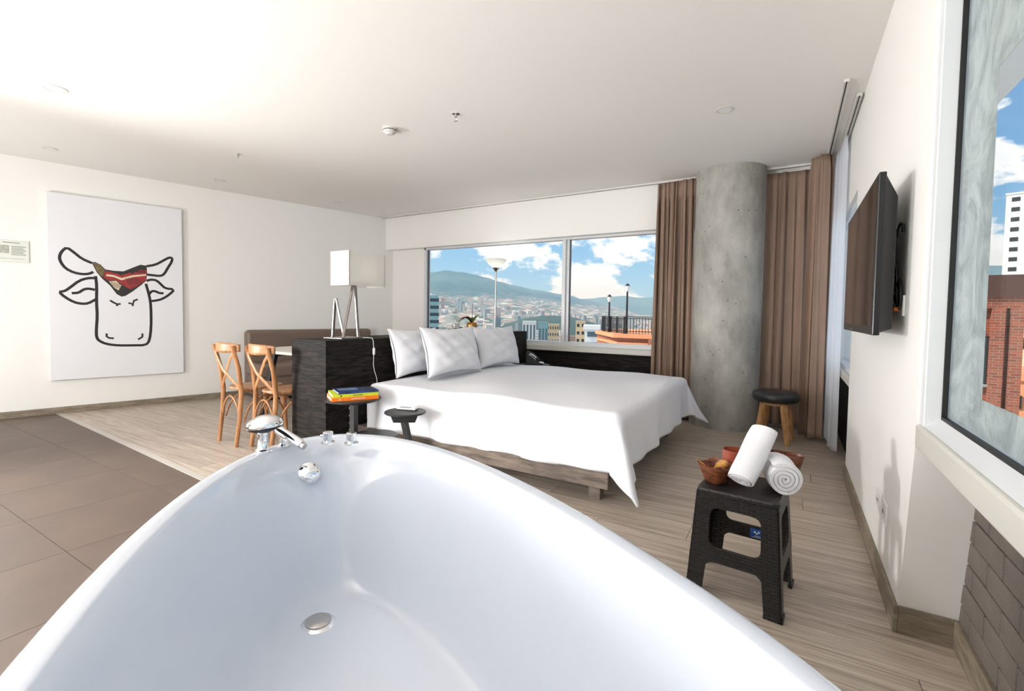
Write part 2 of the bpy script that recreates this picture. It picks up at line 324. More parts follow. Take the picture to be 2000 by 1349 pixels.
# right wall with the television, its end leaning out toward the floor, header over both side windows
mb = MB()
mb.prism([[(2.19, -.1), (4.14, -.1), (4.14, .76), (2.05, .76), (2.05, .70), (2.19, .09)]], .374, .56, lambda u, v, t_: (t_, u, v))
mb.box(.374, .450, 2.05, 4.14, .76, HC)
mb.box(.374, .60, 4.14, 5.95, 2.07, HC).box(.47, .60, 4.14, 5.95, -.1, .66)
mb.box(.374, .60, -1.6, 2.05, 2.5, HC).box(.45, .60, 2.05, 4.14, 2.5, HC).box(.374, .60, -1.6, -1.2, -.1, 2.5)
struct('wall_right', mb, M_wall, 'white wall carrying the television')

# floor: slab, planks, tiles
struct_floor = struct('floor', MB().box(-9, 1.2, -2, 6.3, -.15, -.012), M_grout, 'greige wood plank floor with a brown tiled zone')
def thr(x): return 1.84 - .0575 * (x + 6.85)
def clip(poly, fn):
    out_ = []
    for i in range(len(poly)):
        a, b = poly[i], poly[(i + 1) % len(poly)]; fa, fb = fn(*a), fn(*b)
        if fa >= 0: out_.append(a)
        if (fa >= 0) != (fb >= 0):
            k = fa / (fa - fb); out_.append((a[0] + (b[0] - a[0]) * k, a[1] + (b[1] - a[1]) * k))
    return out_
XSPLIT = -1.1
def leftw(x, y): return (Vector((x, y, 0)) - pW).dot(nW) + .02
pl_w, pl_l = .196, 1.35
def slab(name, poly, mat, h=.012, inset=.0012):
    if len(poly) < 3: return
    cx_ = sum(p[0] for p in poly) / len(poly); cy_ = sum(p[1] for p in poly) / len(poly)
    q = []
    for p in poly:
        d = Vector((p[0] - cx_, p[1] - cy_)); q.append((p[0] - math.copysign(inset, d.x), p[1] - math.copysign(inset, d.y)))
    m_ = MB().prism([q], -h, 0.0)
    o = m_.build(name, mat, base=(cx_, cy_, 0)); o.parent = struct_floor; return o
j = 0; y = -1.6
while y < 5.95:
    x = -7.6 + (j * .47) % pl_l - pl_l
    while x < .6:
        poly = [(x, y), (x + pl_l, y), (x + pl_l, y + pl_w), (x, y + pl_w)]
        poly = [(min(max(a, -7.6), .6), b) for a, b in poly]
        if poly[1][0] - poly[0][0] > .02:
            poly = clip(poly, leftw)
            if y + pl_w < 1.5: poly = clip(poly, lambda a, b: a - XSPLIT)
            elif x + pl_l < XSPLIT + 1 or y > 1.4: poly = clip(poly, lambda a, b: b - thr(a)) if x < XSPLIT else poly
            if len(poly) >= 3 and max(p[0] for p in poly) - min(p[0] for p in poly) > .02: slab('plank', poly, M_floorwood)
        x += pl_l
    y += pl_w; j += 1
ty = -1.6
while ty < 1.95:
    tx = -7.7
    while tx < XSPLIT:
        poly = clip([(tx, ty), (min(tx + .6, XSPLIT), ty), (min(tx + .6, XSPLIT), ty + .6), (tx, ty + .6)], lambda a, b: thr(a) - b)
        poly = clip(poly, leftw) if len(poly) > 2 else poly
        if len(poly) >= 3: slab('tile', poly, M_tile)
        tx += .6
    ty += .6
mb = MB(); a = Vector((-6.86, thr(-6.86), .0)); b = Vector((-1.4, thr(-1.4), .0)); mb.bar(a + Vector((0, 0, .002)), b + Vector((0, 0, .002)), .045, .006)
struct('trim_1', mb, plain('threshold_metal', s2l(196, 190, 182), .4, .2), 'metal threshold strip between tiles and wood floor')

# baseboards
def baseboard(name, a, b, h=.075, th=.014, side=1):
    a = Vector(a); b = Vector(b); d = (b - a).normalized(); n_ = Vector((-d.y, d.x, 0)) * side
    c0, c1 = a + n_ * th / 2, b + n_ * th / 2
    o = struct(name, MB().bar(c0 + Vector((0, 0, h / 2)), c1 + Vector((0, 0, h / 2)), th, h), M_base, base=((a + b) / 2), bevel=.002)
    return o
baseboard('baseboard_left', onwall(-3.5, 0, 0), onwall(4.05, 0, 0), h=.07, side=-1)['label'] = 'low grey-brown baseboard under the bull painting'
baseboard('baseboard_right', (.374, 2.176, 0), (.374, 4.14, 0), h=.10)['label'] = 'pale wood baseboard under the television wall'
baseboard('baseboard_return', (.374, 2.19, 0), (.535, 2.19, 0), h=.10, side=-1)['label'] = 'darker baseboard on the short wall return'
baseboard('baseboard_window', (.541, 2.176, 0), (.541, -1.2, 0), h=.10, side=-1)['label'] = 'pale wood baseboard below the painted bricks'
# painted brick apron under the near side window
brick_wall = struct('wall_brick', MB().box(.548, .60, -1.2, 2.24, -.01, .73), M_mortar, 'dark painted brick apron below the side window')
bl, bh, gap = .240, .076, .005
def brickmesh(l):
    o_ = MB().box(-.007, .002, 0, l, 0, bh).build('brick', M_brick); d_ = o_.data; bpy.data.objects.remove(o_); return d_
full, half = brickmesh(bl), brickmesh((bl - gap) / 2)
row = 0; z = .008
while z < .70:
    y = 2.20; first = row % 2
    while y > .3:
        l = (bl - gap) / 2 if first else bl
        o = child(brick_wall, 'brick', half if first else full, (.548 - random.random() * .002, y - l, z)); md = o.modifiers.new('b', 'BEVEL'); md.width = .004; md.segments = 2
        y -= l + gap; first = 0
    z += bh + gap; row += 1

# ---------------------------------------------------------------- windows
def window(name, label, base): 
    o = bpy.data.objects.new(name, None); col.objects.link(o); o.location = base; OFF[o] = Vector(base); o['kind'] = 'structure'; o['label'] = label; return o
w1 = window('window_1', 'wide panoramic window with white frame facing the mountains', (-3, 5.74, .7))
mb = MB().box(-5.02, -.9, 5.70, 5.80, 2.135, 2.165).box(-5.02, -4.975, 5.70, 5.80, .70, 2.165).box(-.94, -.9, 5.70, 5.80, .70, 2.165).box(-5.02, -.9, 5.69, 5.80, .74, .795)
mb.build('window_frame', M_alu, w1, bevel=.004)
MB().box(-2.625, -2.575, 5.69, 5.80, .79, 2.14).box(-2.575, -2.535, 5.72, 5.79, .79, 2.14).build('mullion', M_alu, w1, bevel=.004)
for a, b in ((-4.98, -2.60), (-2.56, -.93)):
    MB().box(a, b, 5.755, 5.761, .79, 2.14).build('pane', M_glass, w1)
MB().box(-4.976, -4.965, 5.735, 5.77, .79, 2.14).box(-2.54, -2.528, 5.735, 5.77, .79, 2.14).build('gasket', plain('grey_gasket', (.09, .1, .11), .5), w1)
MB().box(-5.02, -.88, 5.59, 5.76, .675, .742).build('window_sill', M_sillm, w1, bevel=.008)
pan = struct('wall_panel', MB().box(-5.02, -.9, 5.735, 5.76, 0, .675), M_gasket, 'dark wood cladding below the panoramic window')
for i in range(4):
    MB().box(-5.02, -.9, 5.722, 5.735, .004 + i * .168, .004 + i * .168 + .164).build('plank', M_darkwood, pan)

w2 = window('window_2', 'narrow corner window behind the television', (.45, 4.85, .7))
MB().box(.40, .50, 4.14, 5.74, 2.03, 2.07).box(.40, .50, 4.14, 4.18, .66, 2.07).box(.40, .50, 5.68, 5.74, .66, 2.07).box(.40, .50, 4.14, 5.74, .72, .76).build('window_frame', M_alu, w2, bevel=.004)
MB().box(.452, .458, 4.17, 5.69, .75, 2.04).build('pane', M_glass, w2)
MB().box(.374, .47, 4.14, 5.72, .655, .725).build('window_sill', M_sillm, w2, bevel=.008)
struct('wall_panel', MB().box(.44, .47, 4.16, 5.74, 0, .655), M_darkwood, 'dark panel below the corner window')

w3 = window('window_3', 'large near side window with aluminium frame and frosted border film', (.43, .5, .8))
MB().box(.382, .452, 2.0, 2.05, .80, 2.50).box(.382, .56, -1.2, -1.12, .80, 2.50).box(.382, .56, -1.2, 2.05, 2.44, 2.50).build('window_frame', M_alu, w3, bevel=.004)
MB().prism([[(.384, .80), (.56, .80), (.56, .838), (.428, .832)]], -1.2, 2.03, lambda u, v, t_: (u, t_, v)).build('bottom_frame', M_alu, w3)
MB().box(.426, .44, 1.993, 2.012, .83, 2.45).box(.426, .44, -1.13, 2.012, .828, .840).build('gasket', M_gasket, w3)
MB().box(.436, .442, -1.13, 2.0, .83, 2.45).build('pane', M_glass, w3)
mb = MB().prism([[(-1.12, .842), (1.993, .842), (1.993, 2.44), (-1.12, 2.44)], [(-.85, .94), (-.85, 1.815), (1.725, 1.815), (1.715, .94)]], .444, .4455, lambda u, v, t_: (t_, u, v))
mb.build('frosted_film', M_film, w3)
MB().box(.372, .56, -1.2, 2.052, .722, .802).build('window_sill', M_sillm, w3, bevel=.010, seg=3)

# ---------------------------------------------------------------- column
o = MB(); 
def colf(u, v):
    a = 2 * math.pi * u; return (-.60 + .338 * math.cos(a), 5.475 + .338 * math.sin(a), v * HC)
o.grid(colf, 96, 30, wrapu=True)
tag(o.build('column', M_conc, base=(-.60, 5.475, 0), smooth=60), 'round bare concrete column between the curtains', 'column', kind='structure')

# ---------------------------------------------------------------- curtain tracks and curtains
def track(name, a, b, label, screws=()):
    a = Vector(a); b = Vector(b); t_ = thing(name, (a + b) / 2, label, 'curtain track')
    MB().bar(a, b, .034, .022).build('rail', M_offwhite, t_, bevel=.003)
    MB().bar(a - Vector((0, 0, .0105)), b - Vector((0, 0, .0105)), .008, .004).build('slot', M_black, t_)
    for k in screws:
        p_ = a.lerp(b, k) + Vector((.012, 0, -.0115)); MB().lathe([(.0, -.002), (.005, -.002), (.006, .001)], c=p_, n=10, caps=False).build('screw', M_steel, t_)
    return t_
track('curtain_track', (-5.74, 5.50, HC - .011), (-.93, 5.50, HC - .011), 'long white ceiling track above the panoramic window')
track('curtain_track', (-.28, 5.52, HC - .011), (.17, 5.52, HC - .011), 'short white ceiling track right of the concrete column')
track('curtain_track', (.252, 3.70, HC - .011), (.252, 5.36, HC - .011), 'ceiling track farther from the television wall', (.03, .35, .7))
track('curtain_track', (.345, 3.97, HC - .011), (.345, 5.40, HC - .011), 'ceiling track closest to the television wall', (.05, .4, .7))
def curtain(name, path, z0, z1, folds, amp, mat, label, pinch=False, gather=1.0, seed=0, phase=0.0):
    rnd = random.Random(seed); ph = [rnd.uniform(-.8, .8) for _ in range(8)]
    pts = [Vector((p[0], p[1], 0)) for p in path]; L = [0]
    for i in range(len(pts) - 1): L.append(L[-1] + (pts[i + 1] - pts[i]).length)
    def fn(u, v):
        s_ = u * L[-1]; i = 0
        while i < len(L) - 2 and s_ > L[i + 1]: i += 1
        d = (pts[i + 1] - pts[i]).normalized(); p = pts[i] + d * (s_ - L[i]); n_ = Vector((d.y, -d.x, 0))
        zz = z0 + (z1 - z0) * v; top = max(0, (zz - (z1 - .14)) / .14)
        wv = math.sin(2 * math.pi * (u * folds + .25 * math.sin(2 * math.pi * u * 2.3 + ph[0]) + .04 * math.sin(v * 3 + ph[1])) + phase)
        w2 = math.sin(2 * math.pi * (u * folds * 2.13 + ph[2]) + v * 1.5)
        a_ = amp * (1 - .25 * v) * (1 - .55 * top)
        if pinch:  # pinch pleats: three narrow tucks at the heading
            k = math.exp(-((zz - (z1 - .13)) / .05) ** 2); a_ *= (1 - .65 * k)
        spread = 1 + .10 * (1 - v)
        q = p + n_ * (a_ * wv + a_ * .3 * w2) + d * (.35 * a_ * w2) + d * (u - .5) * L[-1] * (spread - 1)
        return (q.x, q.y, zz)
    m_ = MB(); m_.grid(fn, max(90, int(folds * 16)), 36)
    o_ = m_.build(name, mat, base=(pts[0].x, pts[0].y, z0), smooth=75, solid=.0025)
    return tag(o_, label, 'curtain')
curtain('curtain', [(-1.36, 5.50), (-.935, 5.42)], .03, HC - .03, 6.0, .040, M_curtain, 'pleated taupe curtain bunched left of the column', pinch=True, seed=1)
curtain('curtain', [(-.30, 5.55), (-.1, 5.55), (.13, 5.56)], .05, HC - .05, 2.6, .028, M_curtain, 'wide shaded taupe curtain panel right of the column', pinch=True, seed=5)
curtain('curtain', [(.125, 5.30), (.20, 5.21), (.285, 5.24)], .03, HC - .022, 1.6, .036, M_curtain, 'narrow taupe curtain panel hanging in the room corner', seed=9, phase=1.2)
curtain('sheer_curtain', [(.30, 5.40), (.325, 5.1), (.335, 4.72)], .05, HC - .03, 4.6, .022, M_sheer, 'white sheer curtain bunched beside the corner window', seed=4)

# ================================================================== BATHTUB
TC = Vector((-.40, .45, 0)); ax = Vector((-.844, .537, 0)).normalized(); ay = Vector((ax.y, -ax.x, 0))   # ay points to the right-hand side
AF, AN, BB, RIM = 1.245, .70, .475, .70
def tubpt(th, ins, z, far_extra=0.0):
    c_, s_ = math.cos(th), math.sin(th)
    if c_ >= 0: a_, n_ = AF - ins - far_extra, 2.08
    else: a_, n_ = AN - ins, 2.4
    u = a_ * math.copysign(abs(c_) ** (2 / n_), c_); v = (BB - ins) * math.copysign(abs(s_) ** (2 / n_), s_)
    p = TC + ax * u + ay * v; return Vector((p.x, p.y, z))
rings = [(.30, .0, .06), (.20, .0, .0), (.185, .02, .0), (.13, .15, .0), (.07, .35, 0), (.025, .55, 0), (.012, .64, 0), (.0, .672, 0), (-.004, .684, 0), (0.0, .694, 0), (.006, .699, 0), (.014, .701, .0), (.040, .7005, .004), (.046, .698, .006), (.050, .690, .010),
         (.058, .670, .030), (.072, .62, .050), (.092, .54, .065), (.118, .44, .075), (.145, .35, .085), (.168, .295, .092), (.188, .268, .094), (.205, .258, .094), (.225, .254, .092), (.30, .253, .09)]
tub = thing('bathtub', (TC.x, TC.y, 0), 'glossy white freestanding oval bathtub in the foreground', 'bathtub')
NU = 128; mb = MB(); vs = []; fs = []
for ins, z, fe in rings:
    for k in range(NU): vs.append(tubpt(2 * math.pi * (k + .5) / NU, ins, z, fe))
for i in range(len(rings) - 1):
    for k in range(NU): fs.append((i * NU + k, i * NU + (k + 1) % NU, (i + 1) * NU + (k + 1) % NU, (i + 1) * NU + k))
fs.append(tuple(range(NU))); fs.append(tuple(range((len(rings) - 1) * NU, len(rings) * NU)))
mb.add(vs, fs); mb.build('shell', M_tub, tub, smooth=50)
def place(mb_, loc, zdir=(0, 0, 1), xdir=None):
    z_ = Vector(zdir).normalized(); x_ = Vector(xdir) if xdir else (Vector((1, 0, 0)) if abs(z_.x) < .9 else Vector((0, 1, 0)))
    x_ = (x_ - z_ * x_.dot(z_)).normalized(); y_ = z_.cross(x_)
    mb_.M = Matrix(((x_.x, y_.x, z_.x, loc[0]), (x_.y, y_.y, z_.y, loc[1]), (x_.z, y_.z, z_.z, loc[2]), (0, 0, 0, 1))); return mb_
# drain plug
d = place(MB(), (-1.140, .853, .253)); d.lathe([(.0, .012), (.030, .012), (.036, .009), (.036, .004), (.034, 0)], n=40, caps=False); dr = d.build('drain_plug', M_steel, tub, smooth=40)
d = place(MB(), (-1.140, .853, .253)); d.lathe([(.034, .006), (.036, .004), (.044, .003), (.047, .0)], n=40, caps=False).build('drain_ring', M_chrome, dr, smooth=40)
# overflow cap on the far wall of the basin
ovn = (-ax + Vector((0, 0, .75))).normalized()
d = place(MB(), (-1.372, .990, .606), ovn); d.lathe([(.0, .030), (.016, .029), (.029, .024), (.037, .015), (.039, .006), (.035, -.004), (.028, -.02)], n=40, caps=False); d.build('overflow_cap', M_chrome, tub, smooth=50)
# hand shower in its holder
hs = MB().lathe([(.022, .0), (.022, .006), (.018, .009), (.0155, .012), (.0155, .055), (.017, .062), (.014, .07)], c=(-1.437, .872, .699), n=32)
ho = hs.build('shower_holder', M_chrome, tub, smooth=40)
d = place(MB(), (-1.432, .878, .770), (-.10, -.06, 1)); d.lathe([(.012, -.01), (.030, -.004), (.046, .002), (.053, .010)], n=48, caps=False).build('shower_face', M_gasket, ho, smooth=60)
d = place(MB(), (-1.432, .878, .770), (-.10, -.06, 1)); d.lathe([(.053, .010), (.054, .018), (.050, .028), (.036, .038), (.018, .045), (.0, .047)], n=48, caps=False).build('hand_shower', M_chrome, ho, smooth=60)
# spout
sp = MB().lathe([(.021, 0), (.021, .004), (.012, .007), (.012, .035), (.010, .036)], c=(-1.446, .948, .699), n=28).build('spout_base', M_chrome, tub, smooth=40)
MB().tube([(-1.462, .940, .752), (-1.452, .943, .747), (-1.37, .957, .715), (-1.362, .958, .711)], [.014, .0165, .0165, .015], n=24).build('spout', M_chrome, sp, smooth=50)
MB().cyl((-1.362, .958, .712), (-1.351, .960, .707), .0115, n=24).build('spout_nozzle', M_steel, sp, smooth=40)
# two knobs
for k, (x, y) in enumerate(((-1.352, 1.052), (-1.280, 1.090))):
    kb = MB().lathe([(.0, .038), (.0155, .038), (.0168, .0365), (.0168, .012), (.015, .009), (.015, .005), (.0235, .004), (.024, 0)], c=(x, y, .699), n=36, caps=False).build('tap_knob', M_chrome, tub, smooth=40)
    if k == 0:
        MB().cyl((x - .026, y - .010, .722), (x + .026, y + .010, .722), .0042, n=14).build('cross_pin', M_chrome, kb, smooth=40)

# ================================================================== BED
BX0, BX1, BY0, BY1 = -3.06, -.84, 2.68, 4.74
bed = thing('bed_frame', (-1.95, 3.7, 0), 'low dark wood platform bed frame under the white bedding', 'bed frame')
MB().box(BX0, -.90, 2.655, 2.685, .115, .215).build('side_rail', M_rail, bed, bevel=.003)
MB().box(BX0, -.90, 4.735, 4.765, .115, .215).build('side_rail', M_rail, bed, bevel=.003)
MB().box(-.93, -.90, 2.685, 4.735, .115, .215).build('foot_rail', M_rail, bed, bevel=.003)
MB().box(BX0, -.93, 2.685, 4.735, .16, .21).build('platform', M_rail, bed)
for x in (-1.06, -2.85):
    for y in (2.76, 4.58): MB().box(x, x + .075, y, y + .075, 0, .16).build('leg', M_rail, bed, bevel=.003)
ZT = .555
mb = MB()
def rrect(u, x0, x1, y0, y1, r):
    n_ = 8; pts = []
    for cx_, cy_, a0 in ((x1 - r, y1 - r, 0), (x0 + r, y1 - r, 90), (x0 + r, y0 + r, 180), (x1 - r, y0 + r, 270)):
        for k in range(n_ + 1): a_ = R(a0 + 90 * k / n_); pts.append((cx_ + r * math.cos(a_), cy_ + r * math.sin(a_)))
    return pts
def soft_slab(mb, x0, x1, y0, y1, z0, z1, r, e):
    lay = [(0 + e, z0), (e * .3, z0 + e * .3), (0, z0 + e), (0, z1 - e), (e * .3, z1 - e * .3), (e, z1)]
    vs = []; n_ = 36
    for ins, z in lay: vs += [(p[0], p[1], z) for p in rrect(0, x0 + ins, x1 - ins, y0 + ins, y1 - ins, r)]
    fs = [tuple(range(n_ - 1, -1, -1)), tuple(range(n_ * 5, n_ * 6))]
    for i in range(5):
        for k in range(n_): fs.append((i * n_ + k, i * n_ + (k + 1) % n_, (i + 1) * n_ + (k + 1) % n_, (i + 1) * n_ + k))
    return mb.add(vs, fs)
soft_slab(mb, BX0 + .005, BX1 - .03, BY0 + .03, BY1 - .03, .212, ZT - .02, .10, .05)
tag(mb.build('mattress', M_sheet, base=(-1.95, 3.7, .21), smooth=50), 'white sheeted mattress showing at the head of the bed', 'mattress')
# duvet: a flat cloth folded over three edges, its two foot corners falling as soft cones
DX0 = -2.93
def duvet(u, v):
    hs_, hf = .335, .335
    xe, y0e, y1e = BX1, BY0, BY1; rr = .05
    s_ = DX0 + (xe + hf - DX0) * u; t_ = (y0e - hs_) + (y1e - y0e + 2 * hs_) * v
    dx = max(0, s_ - xe + rr); side = -1 if t_ < (y0e + y1e) / 2 else 1
    dy = max(0, (y0e + rr - t_) if side < 0 else (t_ - y1e + rr))
    X, Y = min(s_, xe - rr), min(max(t_, y0e + rr), y1e - rr)
    puff = .010 * math.sin(s_ * 3.1 + .7) * math.sin(t_ * 2.7) + .006 * math.sin(s_ * 7 + t_ * 5)
    head = max(0, (DX0 + .18 - s_) / .18)
    z = ZT + .012 + puff * (1 - min(1, (dx + dy) * 6)) + .012 * math.sin(math.pi * head)
    r = math.hypot(dx, dy)
    if r > 0:
        a_ = math.atan2(dy, dx); corner = math.sin(2 * a_) if (dx > 0 and dy > 0) else 0
        arc = math.pi / 2 * rr
        if r < arc: fl = rr * math.sin(r / rr); dz = rr * (1 - math.cos(r / rr))
        else:
            h = r - arc
            slope = .06 + .42 * corner ** 1.5
            slope += .05 * math.sin(s_ * 9.0 + 1.0) * (1 if dx == 0 else 0) + .04 * math.sin(t_ * 8.0) * (1 if dy == 0 else 0)
            fl = rr + h * slope; dz = rr + h * math.sqrt(max(.05, 1 - slope * slope))
            # folds
            fl += h * .10 * math.sin(a_ * 9) * corner + .012 * (h / .3) * math.sin((s_ * 17) if dx == 0 else (t_ * 15))
        X += fl * math.cos(a_); Y += side * fl * math.sin(a_); z -= dz
    if s_ > DX0 + .4 and z < .03: 
        X += .3 * (.03 - z); z = .018 + (.03 - z) * .02
    return (X, Y, max(z, .012))
mb = MB(); mb.grid(duvet, 150, 150)
tag(mb.build('duvet', M_sheet, base=(-1.9, 3.7, ZT), smooth=80, solid=.014), 'crisp white duvet draped over the bed with hanging corners', 'duvet')
# pillows
def pillow(name, c, w, h, th, yaw, lean, label, seed):
    rnd = random.Random(seed); ph = [rnd.uniform(0, 6.28) for _ in range(6)]
    Mx = Matrix.Translation(c) @ Matrix.Rotation(yaw, 4, 'Z') @ Matrix.Rotation(lean, 4, 'Y')
    def f(sgn):
        def g(u, v):
            a, b_ = 2 * u - 1, 2 * v - 1
            prof = max(0, (1 - abs(a) ** 2.6)) ** .55 * max(0, (1 - abs(b_) ** 2.6)) ** .55
            pinch = 1 - .13 * (1 - abs(a) ** 2) * abs(b_) ** 3 ; pinch2 = 1 - .11 * (1 - abs(b_) ** 2) * abs(a) ** 3
            wr = .006 * math.sin(7 * a + 4 * b_ + ph[0]) + .005 * math.sin(11 * b_ - 5 * a + ph[1]) + .004 * math.sin(16 * a + 9 * b_ + ph[2])
            x_ = sgn * (th / 2 * prof * (1 - .18 * b_) + wr * prof + .004)
            p = Mx @ Vector((x_, a * w / 2 * pinch2, h / 2 + b_ * h / 2 * pinch))
            return p
        return g
    m_ = MB(); m_.grid(f(1), 40, 30); m_.grid(f(-1), 40, 30)
    # close the piped edge
    return tag(m_.build(name, M_pillow, base=c, smooth=80, solid=.003), label, 'pillow', 'pillows against the headboard')
ZP = ZT + .034
pillow('pillow', (-2.885, 3.25, ZP), .68, .43, .17, R(4), R(-13), 'white pillow at the lamp end of the headboard, partly hidden', 1)
pillow('pillow', (-2.62, 3.43, ZP), .74, .45, .19, R(-3), R(-14), 'white pillow in the middle, in front of the other two', 2)
pillow('pillow', (-2.66, 4.25, ZP), .76, .44, .20, R(-2), R(-14), 'white pillow at the window end of the headboard', 3)

# ================================================================== HEADBOARD BLOCK
hb = thing('headboard_block', (-3.28, 3.9, 0), 'tall dark oak headboard block dividing bed and dining corner', 'headboard')
MB().box(-3.47, -3.09, 2.39, 4.98, 0, .90).box(-3.19, -3.09, 4.98, 5.56, 0, .90).build('core', M_gasket, hb)
MB().box(-3.49, -3.068, 2.368, 2.390, 0, .905).build('end_panel', M_darkwood, hb, bevel=.002)
for a, b in ((2.39, 3.72), (3.722, 4.98), (4.982, 5.56)): MB().box(-3.09, -3.068, a, b, 0, .905).build('side_panel', M_darkwood, hb, bevel=.002)
for a, b in ((2.368, 3.72), (3.722, 5.0)): MB().box(-3.49, -3.068, a, b, .905, .922).build('top_panel', M_darkwood, hb, bevel=.002)
MB().box(-3.20, -3.068, 5.002, 5.56, .905, .922).build('top_panel', M_darkwood, hb, bevel=.002)
MB().box(-3.49, -3.47, 2.39, 4.98, 0, .905).build('rear_panel', M_darkwood, hb)

# table lamp with a box shade on two inverted V legs
M_dsteel = plain('dark_steel', (.30, .27, .25), .28, 1)
tl_ = thing('table_lamp', (-3.27, 2.74, .922), 'table lamp with white box shade and steel V legs', 'lamp')
MB().box(-3.40, -3.17, 2.60, 2.86, .922, .930).build('base_plate', M_dsteel, tl_, bevel=.002)
for a, b in (((-3.33, 2.64, .93), (-3.33, 2.665, 1.26)), ((-3.26, 2.70, .93), (-3.325, 2.67, 1.26)), ((-3.235, 2.665, .93), (-3.265, 2.80, 1.40)), ((-3.20, 2.80, .93), (-3.255, 2.81, 1.40))):
    MB().bar(a, b, .022, .014).build('leg', M_dsteel, tl_, bevel=.002)
MB().bar((-3.262, 2.805, 1.38), (-3.285, 2.86, 1.45), .02, .02).build('shade_holder', M_steel, tl_)
S0, S1, S2, S3, SZ0, SZ1 = -3.425, -3.185, 2.69, 3.09, 1.372, 1.662
mb = MB()
for x0, x1, y0, y1 in ((S0, S1, S2, S2 + .003), (S0, S1, S3 - .003, S3), (S0, S0 + .003, S2, S3), (S1 - .003, S1, S2, S3)): mb.box(x0, x1, y0, y1, SZ0, SZ1)
sh = mb.build('shade', M_shade, tl_)
bd = bpy.data.lights.new('shade_fill', 'POINT'); bd.energy = .25; bd.shadow_soft_size = .03; bd.color = (1, .95, .88); bo = bpy.data.objects.new('shade_fill', bd); col.objects.link(bo); bo.location = (-3.30, 2.89, 1.50)  # added fill light inside the unlit shade, brightens its faces
MB().box(S0 + .003, S1 - .003, S2 + .003, S3 - .003, SZ0 + .02, SZ0 + .023).build('diffuser', M_shade, sh)
cord = [(-3.19, 2.82, .926), (-3.12, 2.83, .930), (-3.07, 2.835, .926), (-3.058, 2.836, .90), (-3.056, 2.84, .84)]
cd = MB().tube(cord, .0028, n=8).build('cord', M_white, tl_, smooth=60)
MB().tube([(-3.055, 2.84, .845), (-3.055, 2.84, .838), (-3.055, 2.84, .79), (-3.055, 2.84, .783)], [.006, .011, .011, .006], n=16).build('switch', M_white, cd, smooth=50)
MB().tube([(-3.056, 2.84, .785), (-3.056, 2.836, .70), (-3.056, 2.85, .64), (-3.056, 2.875, .58), (-3.056, 2.88, .50)], .0028, n=8).build('cord', M_white, tl_, smooth=60)
# potted orchid on the block
pp = thing('potted_plant', (-3.29, 4.60, .922), 'orchid without flowers in a hammered gold pot', 'plant')
MB().lathe([(.0, .0), (.036, .0), (.042, .006), (.062, .05), (.066, .085), (.060, .112), (.055, .118), (.052, .112), (.045, .10), (.0, .098)], c=(-3.29, 4.60, .922), n=36, caps=False).build('pot', M_gold, pp, smooth=60)
def leaf(base, tip, w, lift, mat):
    b_, t_ = Vector(base), Vector(tip); d = (t_ - b_); side = d.cross(Vector((0, 0, 1))).normalized()
    def g(u, v):
        c_ = b_ + d * v + Vector((0, 0, lift * math.sin(math.pi * v))); k = math.sin(math.pi * min(1, .12 + v * .88)) ** .7
        return c_ + side * (u - .5) * w * k + Vector((0, 0, .012 * abs(u - .5) * 2 * k))
    return MB().grid(g, 6, 12).build('leaf', mat, pp, smooth=80, solid=.002)
leaf((-3.29, 4.60, 1.03), (-3.25, 4.70, 1.13), .06, .02, M_leaf)
leaf((-3.29, 4.60, 1.03), (-3.33, 4.46, 1.07), .04, .05, M_leafdark)
leaf((-3.30, 4.60, 1.03), (-3.38, 4.44, 1.02), .045, .07, M_leafdark)
leaf((-3.29, 4.60, 1.03), (-3.26, 4.53, 1.09), .04, .03, M_leaf)
MB().tube([(-3.29, 4.60, 1.02), (-3.289, 4.60, 1.15), (-3.285, 4.605, 1.27)], .003, n=8).build('stake', M_leafdark, pp)
# torchiere by the window
fl = thing('floor_lamp', (-3.455, 5.37, 0), 'slim steel torchiere with frosted bowl shade before the window', 'lamp')
MB().lathe([(.0, 0), (.125, 0), (.125, .012), (.03, .025), (.0, .026)], c=(-3.455, 5.37, 0), n=32, caps=False).build('base', M_steel, fl, smooth=40)
MB().cyl((-3.455, 5.37, .02), (-3.455, 5.37, 1.74), .0115, n=14).build('pole', M_steel, fl, smooth=50)
MB().lathe([(.011, 0), (.014, .01), (.03, .03), (.05, .055), (.045, .056)], c=(-3.455, 5.37, 1.715), n=28, caps=False).build('cup', M_steel, fl, smooth=50)
MB().lathe([(.035, 0), (.07, .022), (.105, .055), (.130, .095), (.138, .12), (.134, .12), (.10, .06), (.06, .024), (.02, .008), (.0, .006)], c=(-3.455, 5.37, 1.765), n=40, caps=False).build('bowl_shade', M_bowl, fl, smooth=60)
bd = bpy.data.lights.new('torchiere_bulb', 'POINT'); bd.energy = 1.2; bd.shadow_soft_size = .03; bo = bpy.data.objects.new('torchiere_bulb', bd); col.objects.link(bo); bo.location = (-3.455, 5.37, 1.83)

